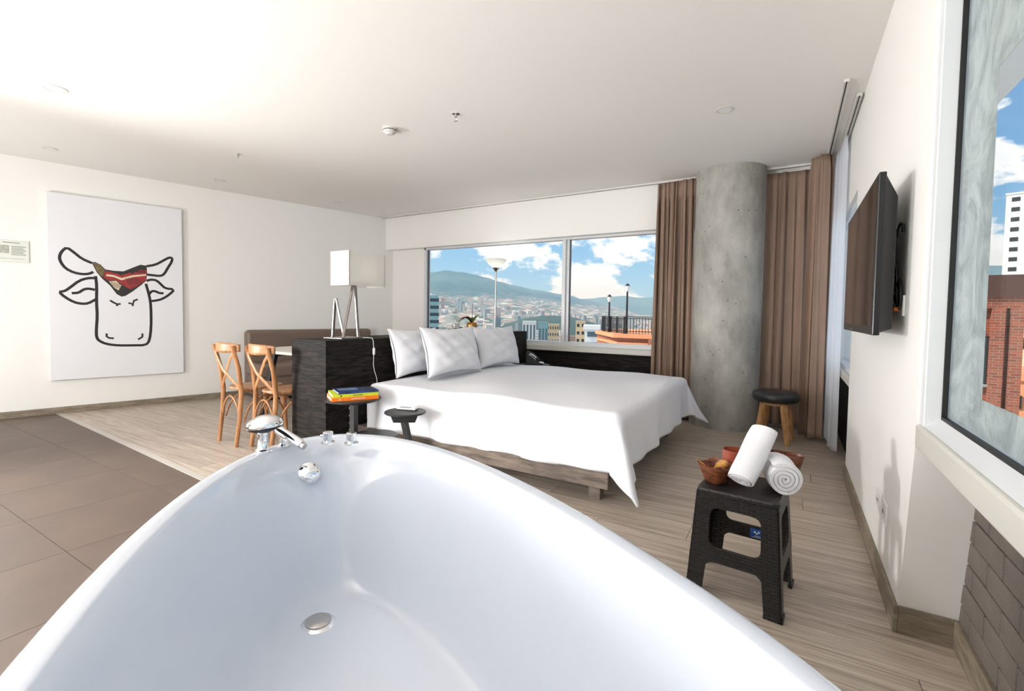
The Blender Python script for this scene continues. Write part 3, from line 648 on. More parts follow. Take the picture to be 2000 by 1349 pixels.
# ================================================================== SIDE TABLES, BOOKS, REMOTE, PHONE
def disc(mb, c, r, z, h=.018): return mb.lathe([(.0, z - h), (r - .006, z - h), (r, z - h + .005), (r, z - .004), (r - .004, z), (.0, z)], c=(c[0], c[1], 0), n=48, caps=False)
ta = thing('side_table', (-2.83, 2.43, 0), 'black round side table holding the stack of books', 'side table')
disc(MB(), (-2.83, 2.425), .205, .50).build('table_top', M_black, ta, smooth=40)
MB().box(-2.89, -2.77, 2.37, 2.49, .455, .482).build('bracket', M_black, ta, bevel=.003)
MB().box(-2.845, -2.795, 2.405, 2.445, .012, .46).build('stem', M_black, ta, bevel=.003)
disc(MB(), (-2.83, 2.425), .15, .014, .014).build('foot_plate', M_black, ta, smooth=40)
MB().tube([(-2.885 + .012 * math.sin(k * .9), 2.45 + .012 * math.cos(k * .9), .44 - k * .008) for k in range(40)], .0026, n=6).build('coiled_cord', M_steel, ta, smooth=60)
tb = thing('side_table', (-2.30, 2.47, 0), 'black two-tier side table with the remote control on top', 'side table')
disc(MB(), (-2.325, 2.455), .145, .452, .014).build('table_top', M_black, tb, smooth=40)
MB().prism([[(-.075, .385), (.075, .385), (.095, .438), (-.095, .438)]], -.07, .07, lambda u, v, t_: (-2.325 + u * .8 - t_ * .6, 2.455 + u * .6 + t_ * .8, v)).build('bracket', M_black, tb, bevel=.004)
MB().bar((-2.335, 2.45, .40), (-2.27, 2.50, .01), .05, .03, upv=(0, 1, 0)).build('leg', M_black, tb, bevel=.003)
disc(MB(), (-2.60, 2.415), .175, .25, .014).build('lower_shelf', M_black, tb, smooth=40)
MB().bar((-2.60, 2.415, .23), (-2.29, 2.482, .225), .035, .02).build('strut', M_black, tb)
MB().box(-2.34, -2.20, 2.44, 2.56, .0, .012).build('foot_plate', M_black, tb, bevel=.003)
tf = thing('side_table', (-2.66, 5.02, 0), 'black round side table holding the telephone behind the bed', 'side table')
disc(MB(), (-2.66, 5.02), .19, .545).build('table_top', M_black, tf, smooth=40)
MB().box(-2.685, -2.635, 4.995, 5.045, .012, .528).build('stem', M_black, tf)
disc(MB(), (-2.66, 5.02), .15, .014, .014).build('foot_plate', M_black, tf, smooth=40)
def book(c, L_, W_, H_, rz, cover, label, group='books stacked on the side table'):
    t_ = thing('book', c, label, 'book', group); Mx = Matrix.Translation(c) @ Matrix.Rotation(rz, 4, 'Z')
    for nm, a, mt in (('cover', (-L_ / 2, L_ / 2, -W_ / 2, W_ / 2, 0, .003), cover), ('cover', (-L_ / 2, L_ / 2, -W_ / 2, W_ / 2, H_ - .003, H_), cover), ('spine', (-L_ / 2, L_ / 2, -W_ / 2, -W_ / 2 + .003, .003, H_ - .003), cover), ('pages', (-L_ / 2 + .003, L_ / 2 - .003, -W_ / 2 + .003, W_ / 2 - .004, .003, H_ - .003), M_paper)):
        m_ = MB(); m_.M = Mx; m_.box(*a); m_.build(nm, mt, t_)
    return t_
BRZ = R(60)
bk = book((-2.835, 2.425, .500), .335, .24, .026, BRZ, M_orange, 'orange-spined book at the bottom of the stack')
bk2 = book((-2.835, 2.43, .526), .325, .235, .022, BRZ, M_lime, 'lime-green book in the middle of the stack')
bk3 = book((-2.825, 2.445, .548), .29, .215, .014, BRZ + .05, M_navy, 'dark blue magazine on top of the book stack')
def ribbon_marks(parent, Mx, rects, mat, name):
    m_ = MB(); m_.M = Mx
    for r_ in rects: m_.box(*r_)
    return tag(m_.build(name, mat, parent), kind='stuff' if len(rects) > 1 else None)
Mx = Matrix.Translation((-2.835, 2.425, .5)) @ Matrix.Rotation(BRZ, 4, 'Z')
ribbon_marks(bk, Mx, [(-.115, -.105, -.1208, -.1198, .007, .018)] + [(-.03 + i * .013, -.022 + i * .013, -.1208, -.1198, .009, .016) for i in range(8)], M_paper, 'spine_print')
Mx = Matrix.Translation((-2.835, 2.43, .526)) @ Matrix.Rotation(BRZ, 4, 'Z')
ribbon_marks(bk2, Mx, [(-.11, -.10, -.1183, -.1173, .005, .017)] + [(-.02 + i * .012, -.012 + i * .012, -.1183, -.1173, .008, .014) for i in range(6)], M_shoeblk, 'spine_print')
Mx = Matrix.Translation((-2.825, 2.445, .562)) @ Matrix.Rotation(BRZ + .05, 4, 'Z')
ribbon_marks(bk3, Mx, [(-.12, .02, -.02, .08, 0, .0006)], plain('photo_print', s2l(120, 140, 168), .35, var=.5, vscale=18), 'cover_picture')
ribbon_marks(bk3, Mx, [(.03, .13, -.06, .06, 0, .0006)], plain('photo_print_dark', s2l(70, 70, 66), .35, var=.6, vscale=22), 'cover_picture')
rc = thing('remote_control', (-2.345, 2.50, .452), 'white remote control lying on the small black table', 'remote')
RM = Matrix.Translation((-2.345, 2.495, .452)) @ Matrix.Rotation(R(18), 4, 'Z')
m_ = MB(); m_.M = RM; m_.box(-.072, .072, -.026, .026, 0, .007).build('underside', M_black, rc, bevel=.002)
m_ = MB(); m_.M = RM; m_.box(-.072, .072, -.026, .026, .007, .017).build('case', M_white, rc, bevel=.003)
for i in range(4):
    for j in range(2):
        m_ = MB(); m_.M = RM; m_.lathe([(.0, .019), (.005, .019), (.006, .016)], c=(-.045 + i * .021, -.010 + j * .02, 0), n=12, caps=False).build('button', M_shoeblk, rc)
tp = thing('telephone', (-2.68, 5.0, .545), 'black and silver desk telephone with handset on the far table', 'telephone')
PM = Matrix.Translation((-2.67, 5.01, .545)) @ Matrix.Rotation(R(35), 4, 'Z')
m_ = MB(); m_.M = PM; m_.prism([[(-.09, 0), (.11, 0), (.11, .02), (.06, .03), (-.07, .125), (-.09, .12)]], -.075, .075, lambda u, v, t_: (u, t_, v)).build('base', M_black, tp, bevel=.004)
m_ = MB(); m_.M = PM; m_.bar((-.055, .045, .122), (.05, .045, .045), .05, .012, upv=(.6, 0, 1)).build('keypad', M_white, tp, bevel=.002)
m_ = MB(); m_.M = PM; m_.box(.045, .125, -.07, .07, .018, .028).build('card_tray', M_white, tp, bevel=.002)
m_ = MB(); m_.M = PM; m_.tube([(-.085, -.045, .125), (-.07, -.045, .152), (-.02, -.045, .135), (.03, -.045, .095), (.055, -.045, .06), (.058, -.045, .035)], [.018, .022, .015, .015, .022, .018], n=14).build('handset', M_black, tp, smooth=60)
m_ = MB(); m_.M = PM; m_.tube([(-.05, -.062, .135), (-.01, -.063, .118), (.03, -.062, .085)], .009, n=10).build('handset_inlay', M_white, tp, smooth=60)

# ================================================================== DINING CORNER
def make_chair(loc, rz, label, group):
    t_ = thing('dining_chair', loc, label, 'chair', group); Mx = Matrix.Translation(loc) @ Matrix.Rotation(rz, 4, 'Z')
    def B(): m_ = MB(); m_.M = Mx; return m_
    bw, tw = .160, .172      # half widths at floor and top of the rear posts
    def seat(u, v):
        a_ = 2 * math.pi * u; n_ = 2.7
        cx_ = math.copysign(abs(math.cos(a_)) ** (2 / n_), math.cos(a_)); sy_ = math.copysign(abs(math.sin(a_)) ** (2 / n_), math.sin(a_))
        wid = .180 + .012 * sy_; return cx_, sy_, wid
    prof = [(.0, .456), (.7, .456), (.92, .462), (.99, .468), (1.0, .476), (.98, .486), (.9, .488), (.6, .484), (.0, .482)]
    vs = []; fs = []; n_ = 40
    for k, (r_, z) in enumerate(prof):
        for i in range(n_):
            cx_, sy_, wid = seat(i / n_, 0); vs.append((cx_ * wid * r_, .215 + sy_ * .205 * r_, z))
    for k in range(len(prof) - 1):
        for i in range(n_): fs.append((k * n_ + i, k * n_ + (i + 1) % n_, (k + 1) * n_ + (i + 1) % n_, (k + 1) * n_ + i))
    B().add(vs, fs).build('seat', M_chair, t_, smooth=50)
    for s_ in (-1, 1):
        B().tube([(s_ * bw, -.03, 0), (s_ * .162, .0, .25), (s_ * .165, .012, .46), (s_ * .170, -.01, .66), (s_ * tw, -.06, .85)], [.0165, .018, .019, .018, .0165], n=12).build('rear_leg', M_chair, t_, smooth=60)
        B().tube([(s_ * .172, .40, 0), (s_ * .168, .385, .25), (s_ * .165, .37, .458)], [.014, .017, .019], n=12).build('front_leg', M_chair, t_, smooth=60)
        # bentwood arches under the seat
        B().tube([(s_ * .170, .03 + .35 * k / 12, .21 + .20 * math.sin(math.pi * k / 12) ** .6 if 0 < k < 12 else .21) for k in range(13)], .0085, n=8).build('bent_arch', M_chair, t_, smooth=60)
        # crossed back bands
        B().tube([(s_ * .176, -.052, .80), (s_ * .12, -.056, .74), (s_ * .02, -.045 + .006 * s_, .635), (-s_ * .08, -.018, .55), (-s_ * .15, .0, .495), (-s_ * .166, .01, .475)], [.017] * 6, n=10, flat=.38, upv=(0, 1, 0)).build('back_cross', M_chair, t_, smooth=60)
    B().tube([(-.15 + .30 * k / 12, .39, .21 + .20 * math.sin(math.pi * k / 12) ** .6 if 0 < k < 12 else .21) for k in range(13)], .0085, n=8).build('bent_arch', M_chair, t_, smooth=60)
    B().tube([(-.155 + .31 * k / 12, .0, .23 + .18 * math.sin(math.pi * k / 12) ** .6 if 0 < k < 12 else .23) for k in range(13)], .0085, n=8).build('bent_arch', M_chair, t_, smooth=60)
    def rail(u, v):
        a_ = (u - .5) * 2; x_ = a_ * .195; y_ = -.085 + .075 * a_ ** 2; return (x_, y_, .79 + .085 * v - .012 * abs(a_) ** 3 * (1 - 2 * v) * -1)
    B().grid(rail, 24, 4).build('top_rail', M_chair, t_, smooth=60, solid=.018)
    return t_
make_chair((-4.12, 2.22, 0), R(-5), 'beech cross-back chair farther from the dark block', 'cross-back dining chairs')
make_chair((-3.715, 2.27, 0), R(-5), 'beech cross-back chair right beside the dark block', 'cross-back dining chairs')
dt = thing('dining_table', (-4.2, 3.08, 0), 'dining table with pale top and splayed dark legs', 'table')
MB().box(-4.85, -3.56, 2.76, 3.42, .722, .75).build('table_top', M_tablew, dt, bevel=.004)
for sx in (-1, 1):
    for sy in (-1, 1):
        MB().bar((-4.2 + sx * .36, 3.09 + sy * .18, .722), (-4.2 + sx * .50, 3.09 + sy * .25, 0), .06, .035, w2=.035, h2=.03, upv=(0, 1, 0)).build('leg', M_black, dt)
    MB().bar((-4.2 + sx * .37, 2.90, .70), (-4.2 + sx * .37, 3.28, .70), .05, .04).build('cross_beam', M_black, dt)
so = thing('banquette', tuple(onwall(2.7, .35, 0)), 'taupe leather banquette sofa along the white wall', 'sofa')
def wallbox(mb, s0, s1, n0, n1, z0, z1):
    vs = [onwall(s_, n_, z) for z in (z0, z1) for s_, n_ in ((s0, n0), (s0, n1), (s1, n1), (s1, n0))]
    return mb.add(vs, [(0, 1, 2, 3), (7, 6, 5, 4), (0, 4, 5, 1), (1, 5, 6, 2), (2, 6, 7, 3), (3, 7, 4, 0)])
wallbox(MB(), 1.80, 3.58, .014, .17, .10, .885).build('backrest', M_sofa, so, bevel=.05, seg=5, smooth=60)
wallbox(MB(), 1.80, 3.58, .12, .70, .30, .47).build('seat', M_sofa, so, bevel=.045, seg=5, smooth=60)
wallbox(MB(), 1.82, 3.56, .03, .66, .04, .32).build('base', M_sofa, so, bevel=.01)
wallbox(MB(), 1.90, 3.48, .08, .60, .0, .04).build('plinth', M_black, so)

# ================================================================== PAINTING AND PLAQUE
pt = thing('painting', tuple(onwall(.545, .02, .365)), 'large white canvas with a line-drawn bull wearing a sneaker', 'painting')
wallbox(MB(), -.045, 1.128, .008, .05, .367, 2.36).build('canvas', M_canvas, pt, bevel=.003)
INK = [[(.301, 1.64), (.216, 1.682), (.157, 1.744), (.101, 1.793), (.061, 1.748), (.04, 1.686), (.051, 1.627), (.087, 1.565), (.153, 1.525), (.221, 1.513), (.275, 1.521), (.31, 1.545)],
 [(.779, 1.645), (.865, 1.67), (.939, 1.726), (.995, 1.768), (1.028, 1.766), (1.022, 1.718), (.984, 1.646), (.946, 1.564), (.909, 1.539), (.845, 1.543), (.783, 1.548)],
 [(.33, 1.479), (.259, 1.474), (.189, 1.439), (.12, 1.364), (.075, 1.321), (.031, 1.315), (.074, 1.26), (.148, 1.205), (.208, 1.19), (.262, 1.195), (.326, 1.243)],
 [(.131, 1.303), (.187, 1.309), (.226, 1.348), (.265, 1.36), (.32, 1.348)],
 [(.776, 1.474), (.817, 1.492), (.871, 1.487), (.916, 1.437), (.953, 1.394), (1.046, 1.387), (.999, 1.327), (.933, 1.272), (.877, 1.248), (.809, 1.237)],
 [(.797, 1.319), (.825, 1.358), (.861, 1.356), (.897, 1.334), (.937, 1.336)],
 [(.327, 1.5), (.336, 1.395), (.33, 1.206), (.335, 1.058), (.324, .91), (.324, .825), (.342, .782), (.406, .742), (.504, .723), (.64, .719), (.759, .717), (.795, .769), (.812, .927), (.814, 1.107), (.809, 1.241), (.789, 1.352), (.769, 1.44)],
 [(.446, 1.235), (.478, 1.21), (.508, 1.193), (.538, 1.198)], [(.508, 1.193), (.504, 1.172)], [(.606, 1.209), (.647, 1.201), (.657, 1.237), (.692, 1.255)], [(.647, 1.201), (.643, 1.175)],
 [(.411, .862), (.41, .828), (.431, .81), (.472, .805)], [(.729, .856), (.728, .816), (.689, .786)]]
def smoothline(p, it=2):
    for _ in range(it):
        q = [p[0]]
        for a, b in zip(p, p[1:]): q += [(a[0] * .75 + b[0] * .25, a[1] * .75 + b[1] * .25), (a[0] * .25 + b[0] * .75, a[1] * .25 + b[1] * .75)]
        p = q + [p[-1]]
    return p
mb = MB()
for l in INK:
    l = smoothline(l, 1 if len(l) > 4 else 0)
    mb.tube([onwall(a, .0505, b) for a, b in l], .0135 if len(l) > 9 else .0100, n=8, flat=.12, upv=nW)
mb.build('line_drawing', M_ink, pt)
SH = [('outline', M_shoeblk, .0512, [(.298, 1.644), (.325, 1.657), (.372, 1.629), (.411, 1.58), (.484, 1.57), (.567, 1.57), (.653, 1.62), (.722, 1.658), (.779, 1.652), (.783, 1.552), (.773, 1.474), (.719, 1.416), (.649, 1.346), (.58, 1.289), (.546, 1.281), (.505, 1.307), (.449, 1.401), (.385, 1.472), (.338, 1.543)]),
 ('toe', M_olive, .0520, [(.309, 1.641), (.329, 1.651), (.371, 1.619), (.406, 1.569), (.386, 1.499), (.346, 1.543)]),
 ('upper', M_red, .0520, [(.406, 1.564), (.484, 1.549), (.55, 1.525), (.635, 1.564), (.713, 1.603), (.778, 1.601), (.776, 1.485), (.719, 1.433), (.632, 1.367), (.565, 1.407), (.499, 1.468), (.433, 1.454), (.393, 1.494)]),
 ('stripes', M_cream, .0526, [(.441, 1.45), (.502, 1.458), (.548, 1.407), (.522, 1.351), (.481, 1.382)]),
 ('collar', M_shoeblk, .0526, [(.635, 1.597), (.722, 1.647), (.775, 1.645), (.774, 1.596), (.713, 1.596), (.634, 1.542)]),
 ('band', M_cream, .0530, [(.418, 1.527), (.483, 1.521), (.549, 1.493), (.651, 1.532), (.774, 1.552), (.773, 1.534), (.651, 1.51), (.549, 1.467), (.483, 1.499), (.418, 1.506)])]
shoe = None
for nm, mt, n_, poly in SH:
    m_ = MB().prism([poly], .0495, n_, lambda u, v, t_: onwall(u, t_, v)); ob = m_.build('sneaker_print' if shoe is None else 'sneaker_' + nm, mt, shoe or pt); shoe = shoe or ob
mb = MB()
for i in range(6):
    x0 = .455 + i * .014; mb.prism([[(x0, 1.452 - i * .004), (x0 + .005, 1.452 - i * .004), (x0 + .022, 1.385 - i * .004), (x0 + .017, 1.385 - i * .004)]], .0495, .0531, lambda u, v, t_: onwall(u, t_, v))
for i in range(7):
    x0 = .585 + i * .020; mb.prism([[(x0, 1.50), (x0 + .006, 1.50), (x0 + .03, 1.425), (x0 + .024, 1.425)]], .0495, .0531, lambda u, v, t_: onwall(u, t_, v))
for i in range(5):
    x0 = .66 + i * .022; mb.prism([[(x0, 1.575), (x0 + .011, 1.59), (x0 + .022, 1.575), (x0 + .011, 1.565)]], .0495, .0531, lambda u, v, t_: onwall(u, t_, v))
tag(mb.build('sneaker_pattern', M_shoeblk, shoe), kind='stuff')
pq = thing('wall_plaque', tuple(onwall(-.30, .01, 1.60)), 'small framed safety plan at the left edge of the picture', 'plaque')
wallbox(MB(), -.44, -.183, .0, .012, 1.602, 1.825).build('board', plain('plaque_board', s2l(222, 224, 214), .3), pq, bevel=.002)
wallbox(MB(), -.405, -.325, .012, .0128, 1.69, 1.77).build('plan_drawing', plain('plan_print', s2l(168, 172, 158), .5, var=.3, vscale=40), pq)
mb = MB()
for i in range(7): wallbox(mb, -.31, -.205 - (i % 3) * .01, .012, .0128, 1.675 + i * .014, 1.681 + i * .014)
wallbox(mb, -.37, -.25, .012, .0128, 1.795, 1.803); wallbox(mb, -.42, -.22, .012, .0128, 1.635, 1.638)
mb.build('print_lines', plain('print_grey', s2l(130, 134, 122), .6), pq)

# ================================================================== TELEVISION WALL
tv = thing('television', (.30, 2.77, 1.10), 'flat black television mounted on the right wall', 'television')
TM = Matrix.Translation((.275, 2.77, 1.395)) @ Matrix.Rotation(R(0.0), 4, 'Z')
def TB(): m_ = MB(); m_.M = TM; return m_
TB().box(-.012, .012, -.55, .55, -.305, .305).build('bezel', M_tv, tv, bevel=.004)
TB().box(-.0135, -.0115, -.532, .532, -.27, .288).build('screen', M_screen, tv)
TB().add([(.012, -.54, -.295), (.012, .54, -.295), (.012, .54, .295), (.012, -.54, .295), (.055, -.50, -.28), (.055, .50, -.28), (.055, .50, .22), (.055, -.50, .22)], [(0, 1, 2, 3), (7, 6, 5, 4), (0, 4, 5, 1), (1, 5, 6, 2), (2, 6, 7, 3), (3, 7, 4, 0)]).build('back_housing', M_tv, tv, bevel=.004)
TB().box(.055, .099, -.20, .20, -.12, .12).build('wall_mount', M_black, tv)
TB().box(-.014, -.0125, .12, .20, -.298, -.290).build('badge', M_steel, tv)
cb = [[(.33, 2.42, 1.40), (.345, 2.40, 1.47), (.355, 2.37, 1.525), (.36, 2.345, 1.515), (.36, 2.35, 1.49)],
      [(.33, 2.42, 1.44), (.35, 2.39, 1.36), (.352, 2.37, 1.28), (.355, 2.36, 1.20), (.345, 2.40, 1.19)],
      [(.34, 2.45, 1.30), (.355, 2.36, 1.29), (.36, 2.34, 1.25), (.358, 2.37, 1.21), (.35, 2.42, 1.25)],
      [(.34, 2.45, 1.34), (.36, 2.38, 1.31), (.358, 2.33, 1.28), (.358, 2.32, 1.22), (.362, 2.36, 1.19)]]
cb_o = thing('cable_bundle', (.355, 2.38, 1.18), 'tangled black cables hanging behind the television', 'cables')
for p in cb:
    P_ = []
    for i in range(len(p) - 1):
        for k in range(5):
            u = k / 5; a = [Vector(p[max(i - 1, 0)]), Vector(p[i]), Vector(p[i + 1]), Vector(p[min(i + 2, len(p) - 1)])]
            P_.append(.5 * ((2 * a[1]) + (-a[0] + a[2]) * u + (2 * a[0] - 5 * a[1] + 4 * a[2] - a[3]) * u * u + (-a[0] + 3 * a[1] - 3 * a[2] + a[3]) * u ** 3))
    P_.append(Vector(p[-1])); MB().tube(P_, .005, n=8).build('cable', M_tv, cb_o, smooth=60)
MB().box(.345, .368, 2.355, 2.40, 1.185, 1.20).build('orange_plug', M_orange, cb_o, bevel=.003)
MB().box(.366, .374, 2.32, 2.40, 1.165, 1.245).build('socket_plate', M_white, cb_o, bevel=.002)
for y, nm in ((2.665, 'wall socket plate farther along the television wall'), (2.515, 'wall socket plate nearer the window return')):
    t_ = thing('wall_socket', (.37, y, .29), nm, 'socket', 'socket plates on the television wall')
    MB().box(.366, .374, y - .06, y + .06, .29, .375).build('plate', M_white, t_, bevel=.003)
    MB().box(.3645, .3665, y - .025, y + .025, .315, .35).build('insert', M_offwhite, t_, bevel=.001)
    for k in (-1, 1): MB().lathe([(.0, 0), (.004, 0), (.004, .001)], c=(0, 0, 0), n=8, caps=False) and MB().box(.3635, .3646, y + k * .01 - .003, y + k * .01 + .003, .328, .338).build('hole', M_tv, t_)

# ================================================================== STOOLS, TOWELS, BOWLS
st = thing('round_stool', (-.10, 5.02, 0), 'round black padded stool with wooden legs by the column', 'stool')
MB().lathe([(.0, .37), (.15, .37), (.178, .376), (.195, .395), (.200, .42), (.196, .445), (.18, .462), (.15, .470), (.08, .474), (.0, .475)], c=(-.10, 5.02, 0), n=56, caps=False).build('seat', M_leather, st, smooth=70)
MB().lathe([(.0, .345), (.13, .345), (.13, .371), (.0, .371)], c=(-.10, 5.02, 0), n=40, caps=False).build('seat_base', M_stoolwood, st, smooth=30)
for k in range(4):
    a = R(35 + 90 * k); c_, s_ = math.cos(a), math.sin(a)
    MB().bar((-.10 + c_ * .115, 5.02 + s_ * .115, .36), (-.10 + c_ * .185, 5.02 + s_ * .185, 0), .055, .040, upv=(c_, s_, .1), w2=.034, h2=.028).build('leg', M_stoolwood, st, bevel=.005)

PS = Vector((-.15, 2.195, 0)); PR = R(-6)
ps = thing('plastic_stool', tuple(PS), 'black rattan-textured plastic stool carrying towels and bowls', 'stool')
PM_ = Matrix.Translation(PS) @ Matrix.Rotation(PR, 4, 'Z')
HZ, TH, BH = .445, .150, .178
def rounded(poly, r, n_=4):
    out_ = []
    for i, p in enumerate(poly):
        a = Vector(poly[i - 1]); b = Vector(p); c_ = Vector(poly[(i + 1) % len(poly)])
        d1 = (a - b); d2 = (c_ - b); k = min(r, d1.length * .45, d2.length * .45); p0 = b + d1.normalized() * k; p1 = b + d2.normalized() * k
        for j in range(n_ + 1):
            t_ = j / n_; q = p0 * (1 - t_) ** 2 + b * 2 * t_ * (1 - t_) + p1 * t_ ** 2; out_.append((q.x, q.y))
    return out_
def hw(z): return BH + (TH - BH) * z / HZ
outer = [(-hw(0), 0), (-hw(0) + .062, 0), (-hw(.155) + .066, .135), (-hw(.155) + .085, .152), (hw(.155) - .085, .152), (hw(.155) - .066, .135), (hw(0) - .062, 0), (hw(0), 0), (hw(HZ - .012), HZ - .012), (-hw(HZ - .012), HZ - .012)]
hole = rounded([(-hw(.21) + .068, .215), (hw(.21) - .068, .215), (hw(.37) - .062, .372), (-hw(.37) + .062, .372)], .035)
for k in range(4):
    m_ = MB(); m_.M = PM_ @ Matrix.Rotation(k * math.pi / 2, 4, 'Z')
    m_.prism([outer, hole], 0, .010, lambda u, v, t_: (u, -hw(v) + t_, v))
    m_.build('side_frame', M_rattan, ps, bevel=.003, seg=2)
    m_ = MB(); m_.M = PM_ @ Matrix.Rotation(k * math.pi / 2, 4, 'Z')
    m_.box(-hw(0) - .004, -hw(0) + .064, -hw(0) - .004, -hw(0) + .014, 0, .016).build('foot_edge', M_rattan, ps, bevel=.003)
    m_ = MB(); m_.M = PM_ @ Matrix.Rotation(k * math.pi / 2, 4, 'Z'); m_.box(hw(0) - .064, hw(0) + .004, -hw(0) - .004, -hw(0) + .014, 0, .016).build('foot_edge', M_rattan, ps, bevel=.003)
m_ = MB(); m_.M = PM_; soft_slab(m_, -TH - .004, TH + .004, -TH - .004, TH + .004, HZ - .03, HZ, .03, .010); m_.build('seat', M_rattan, ps, smooth=50)
m_ = MB(); m_.M = PM_; m_.box(.008, .062, hw(.18) - .014, hw(.18) - .009, .162, .204).build('maker_sticker', M_blue, ps)
m_ = MB(); m_.M = PM_; 
for r_ in ((.022, .030, .186, .192), (.030, .038, .180, .186), (.038, .046, .186, .194), (.026, .050, .170, .173), (.014, .056, .165, .1665)): m_.box(r_[0], r_[1], hw(.18) - .0155, hw(.18) - .0135, r_[2], r_[3])
m_.build('sticker_print', M_white, ps)

# square flared wooden bowl
def sq(r, z, n_=40, e_=4.0):
    pts = []
    for i in range(n_):
        a = 2 * math.pi * i / n_; pts.append((r * math.copysign(abs(math.cos(a)) ** (2 / e_), math.cos(a)), r * math.copysign(abs(math.sin(a)) ** (2 / e_), math.sin(a)), z + .012 * max(0, z / .075) * abs(math.sin(2 * a)) ** 2))
    return pts
def loft(mb, rs, closed=True):
    n_ = len(rs[0]); vs = [p for r_ in rs for p in r_]; fs = [tuple(range(n_ - 1, -1, -1)), tuple(range(n_ * (len(rs) - 1), n_ * len(rs)))]
    for i in range(len(rs) - 1):
        for k in range(n_): fs.append((i * n_ + k, i * n_ + (k + 1) % n_, (i + 1) * n_ + (k + 1) % n_, (i + 1) * n_ + k))
    return mb.add(vs, fs)
bwl = thing('square_bowl', (-.252, 2.16, HZ), 'square brown wooden bowl on the plastic stool', 'bowl')
m_ = MB(); m_.M = Matrix.Translation((-.252, 2.16, HZ)) @ Matrix.Rotation(R(-30), 4, 'Z')
loft(m_, [sq(.034, 0), sq(.040, .004), sq(.055, .04), sq(.068, .075), sq(.064, .076), sq(.050, .04), sq(.034, .010), sq(.01, .009)]); m_.build('body', M_bowlw, bwl, smooth=50)
m_ = MB(); m_.M = Matrix.Translation((-.252, 2.16, HZ)); m_.tube([(-.03, -.02, .02), (-.06, -.02, .075), (-.085, -.02, .095)], [.004, .007, .003], n=8, flat=.35).tube([(-.02, -.01, .02), (-.05, -.01, .07), (-.072, -.012, .085)], [.004, .006, .002], n=8, flat=.35)
tag(m_.build('dried_sprig', plain('straw', s2l(190, 130, 62), .7, var=.3, vscale=60), base=(-.265, 2.15, HZ + .012)), 'dried golden sprig standing in the square bowl', 'dried plant')
cp = thing('round_cup', (-.195, 2.298, HZ), 'red-brown wooden cup behind the leaning towel', 'bowl')
m_ = MB(); m_.M = Matrix.Translation((-.195, 2.298, HZ)); m_.lathe([(.0, 0), (.038, 0), (.05, .02), (.055, .07), (.052, .115), (.048, .116), (.048, .07), (.042, .02), (.0, .012)], n=40, caps=False).build('body', plain('red_lacquer', s2l(150, 74, 52), .3, var=.25, vscale=20), cp, smooth=60)
m_ = MB(); m_.tube([(-.262, 2.185, HZ + .045), (-.245, 2.182, HZ + .06), (-.228, 2.178, HZ + .078), (-.215, 2.175, HZ + .09)], [.008, .020, .020, .008], n=14)
tag(m_.build('wrapped_soap', plain('gold_wrap', s2l(206, 150, 74), .35, var=.4, vscale=50), base=(-.24, 2.18, HZ + .03), smooth=60), 'gold wrapped soap lying in the square bowl', 'soap')
tr_ = thing('oval_tray', (-.02, 2.30, HZ), 'dark oval wooden bowl behind the rolled towels', 'bowl')
m_ = MB(); m_.M = Matrix.Translation((-.005, 2.326, HZ)) @ Matrix.Rotation(R(-6), 4, 'Z'); m_.lathe([(.0, 0), (.035, 0), (.055, .05), (.072, .122), (.068, .124), (.050, .055), (.03, .012), (.0, .010)], n=48, caps=False, sx=1.05, sy=.5).build('body', M_bowlw, tr_, smooth=60)
# rolled towels
def spiral_towel(name, p0, axis, L_, rad, label, flat=1.0, twist=0, turns=4.2, upv=(0, 0, 1)):
    a_ = Vector(axis).normalized(); u_ = Vector(upv); x_ = a_.cross(u_).normalized(); y_ = x_.cross(a_); n_ = 150; th = rad / (turns + .6)
    vs = []; fs = []; p0 = Vector(p0)
    def rr_(k): return th * .4 + (rad - th * .4) * k / n_
    rows = 13
    for j in range(rows):
        s_ = j / (rows - 1)
        for side in (0, 1):
            for k in range(n_ + 1):
                an = twist + 2 * math.pi * turns * k / n_; r_ = max(.001, rr_(k) - side * th * .90 + .0012 * math.sin(an * 3 + s_ * 7))
                edge = .006 * (1 - (2 * (k / n_) - 1) ** 2) * (1 if s_ in (0, 1) else 0) * (1 if s_ else -1)
                soft = (1 - .05 * (abs(2 * s_ - 1) ** 6))
                vs.append(p0 + a_ * (L_ * s_ + edge) + x_ * math.cos(an) * r_ * soft + y_ * math.sin(an) * r_ * flat * soft)
    w_ = n_ + 1; st_ = 2 * w_
    for j in range(rows - 1):
        for k in range(n_):
            a0 = j * st_ + k; fs.append((a0, a0 + 1, a0 + st_ + 1, a0 + st_)); b0 = a0 + w_; fs.append((b0, b0 + st_, b0 + st_ + 1, b0 + 1))
        k = n_; a0 = j * st_ + k; fs.append((a0, a0 + st_, a0 + w_ + st_, a0 + w_))
    for j in (0, rows - 1):
        for k in range(n_): a0 = j * st_ + k; fs.append((a0, a0 + 1, a0 + w_ + 1, a0 + w_))
    return MB().add(vs, fs)
tw = spiral_towel('rolled_towel', (.000, 2.115, HZ + .071), (-.22, 1, .0), .165, .070, '', twist=1.0)
tag(tw.build('rolled_towel', M_terry, base=(.02, 2.2, HZ), smooth=60), 'rolled white towel lying with its spiral end showing', 'towel')
tw = spiral_towel('rolled_towel', (-.150, 2.085, HZ + .050), (.24, .56, .60), .25, .060, '', flat=.72, twist=2.2, upv=(-.2, -.5, .8))
tag(tw.build('rolled_towel', M_terry, base=(-.12, 2.1, HZ), smooth=60), 'rolled white towel leaning upright against the bowls', 'towel')

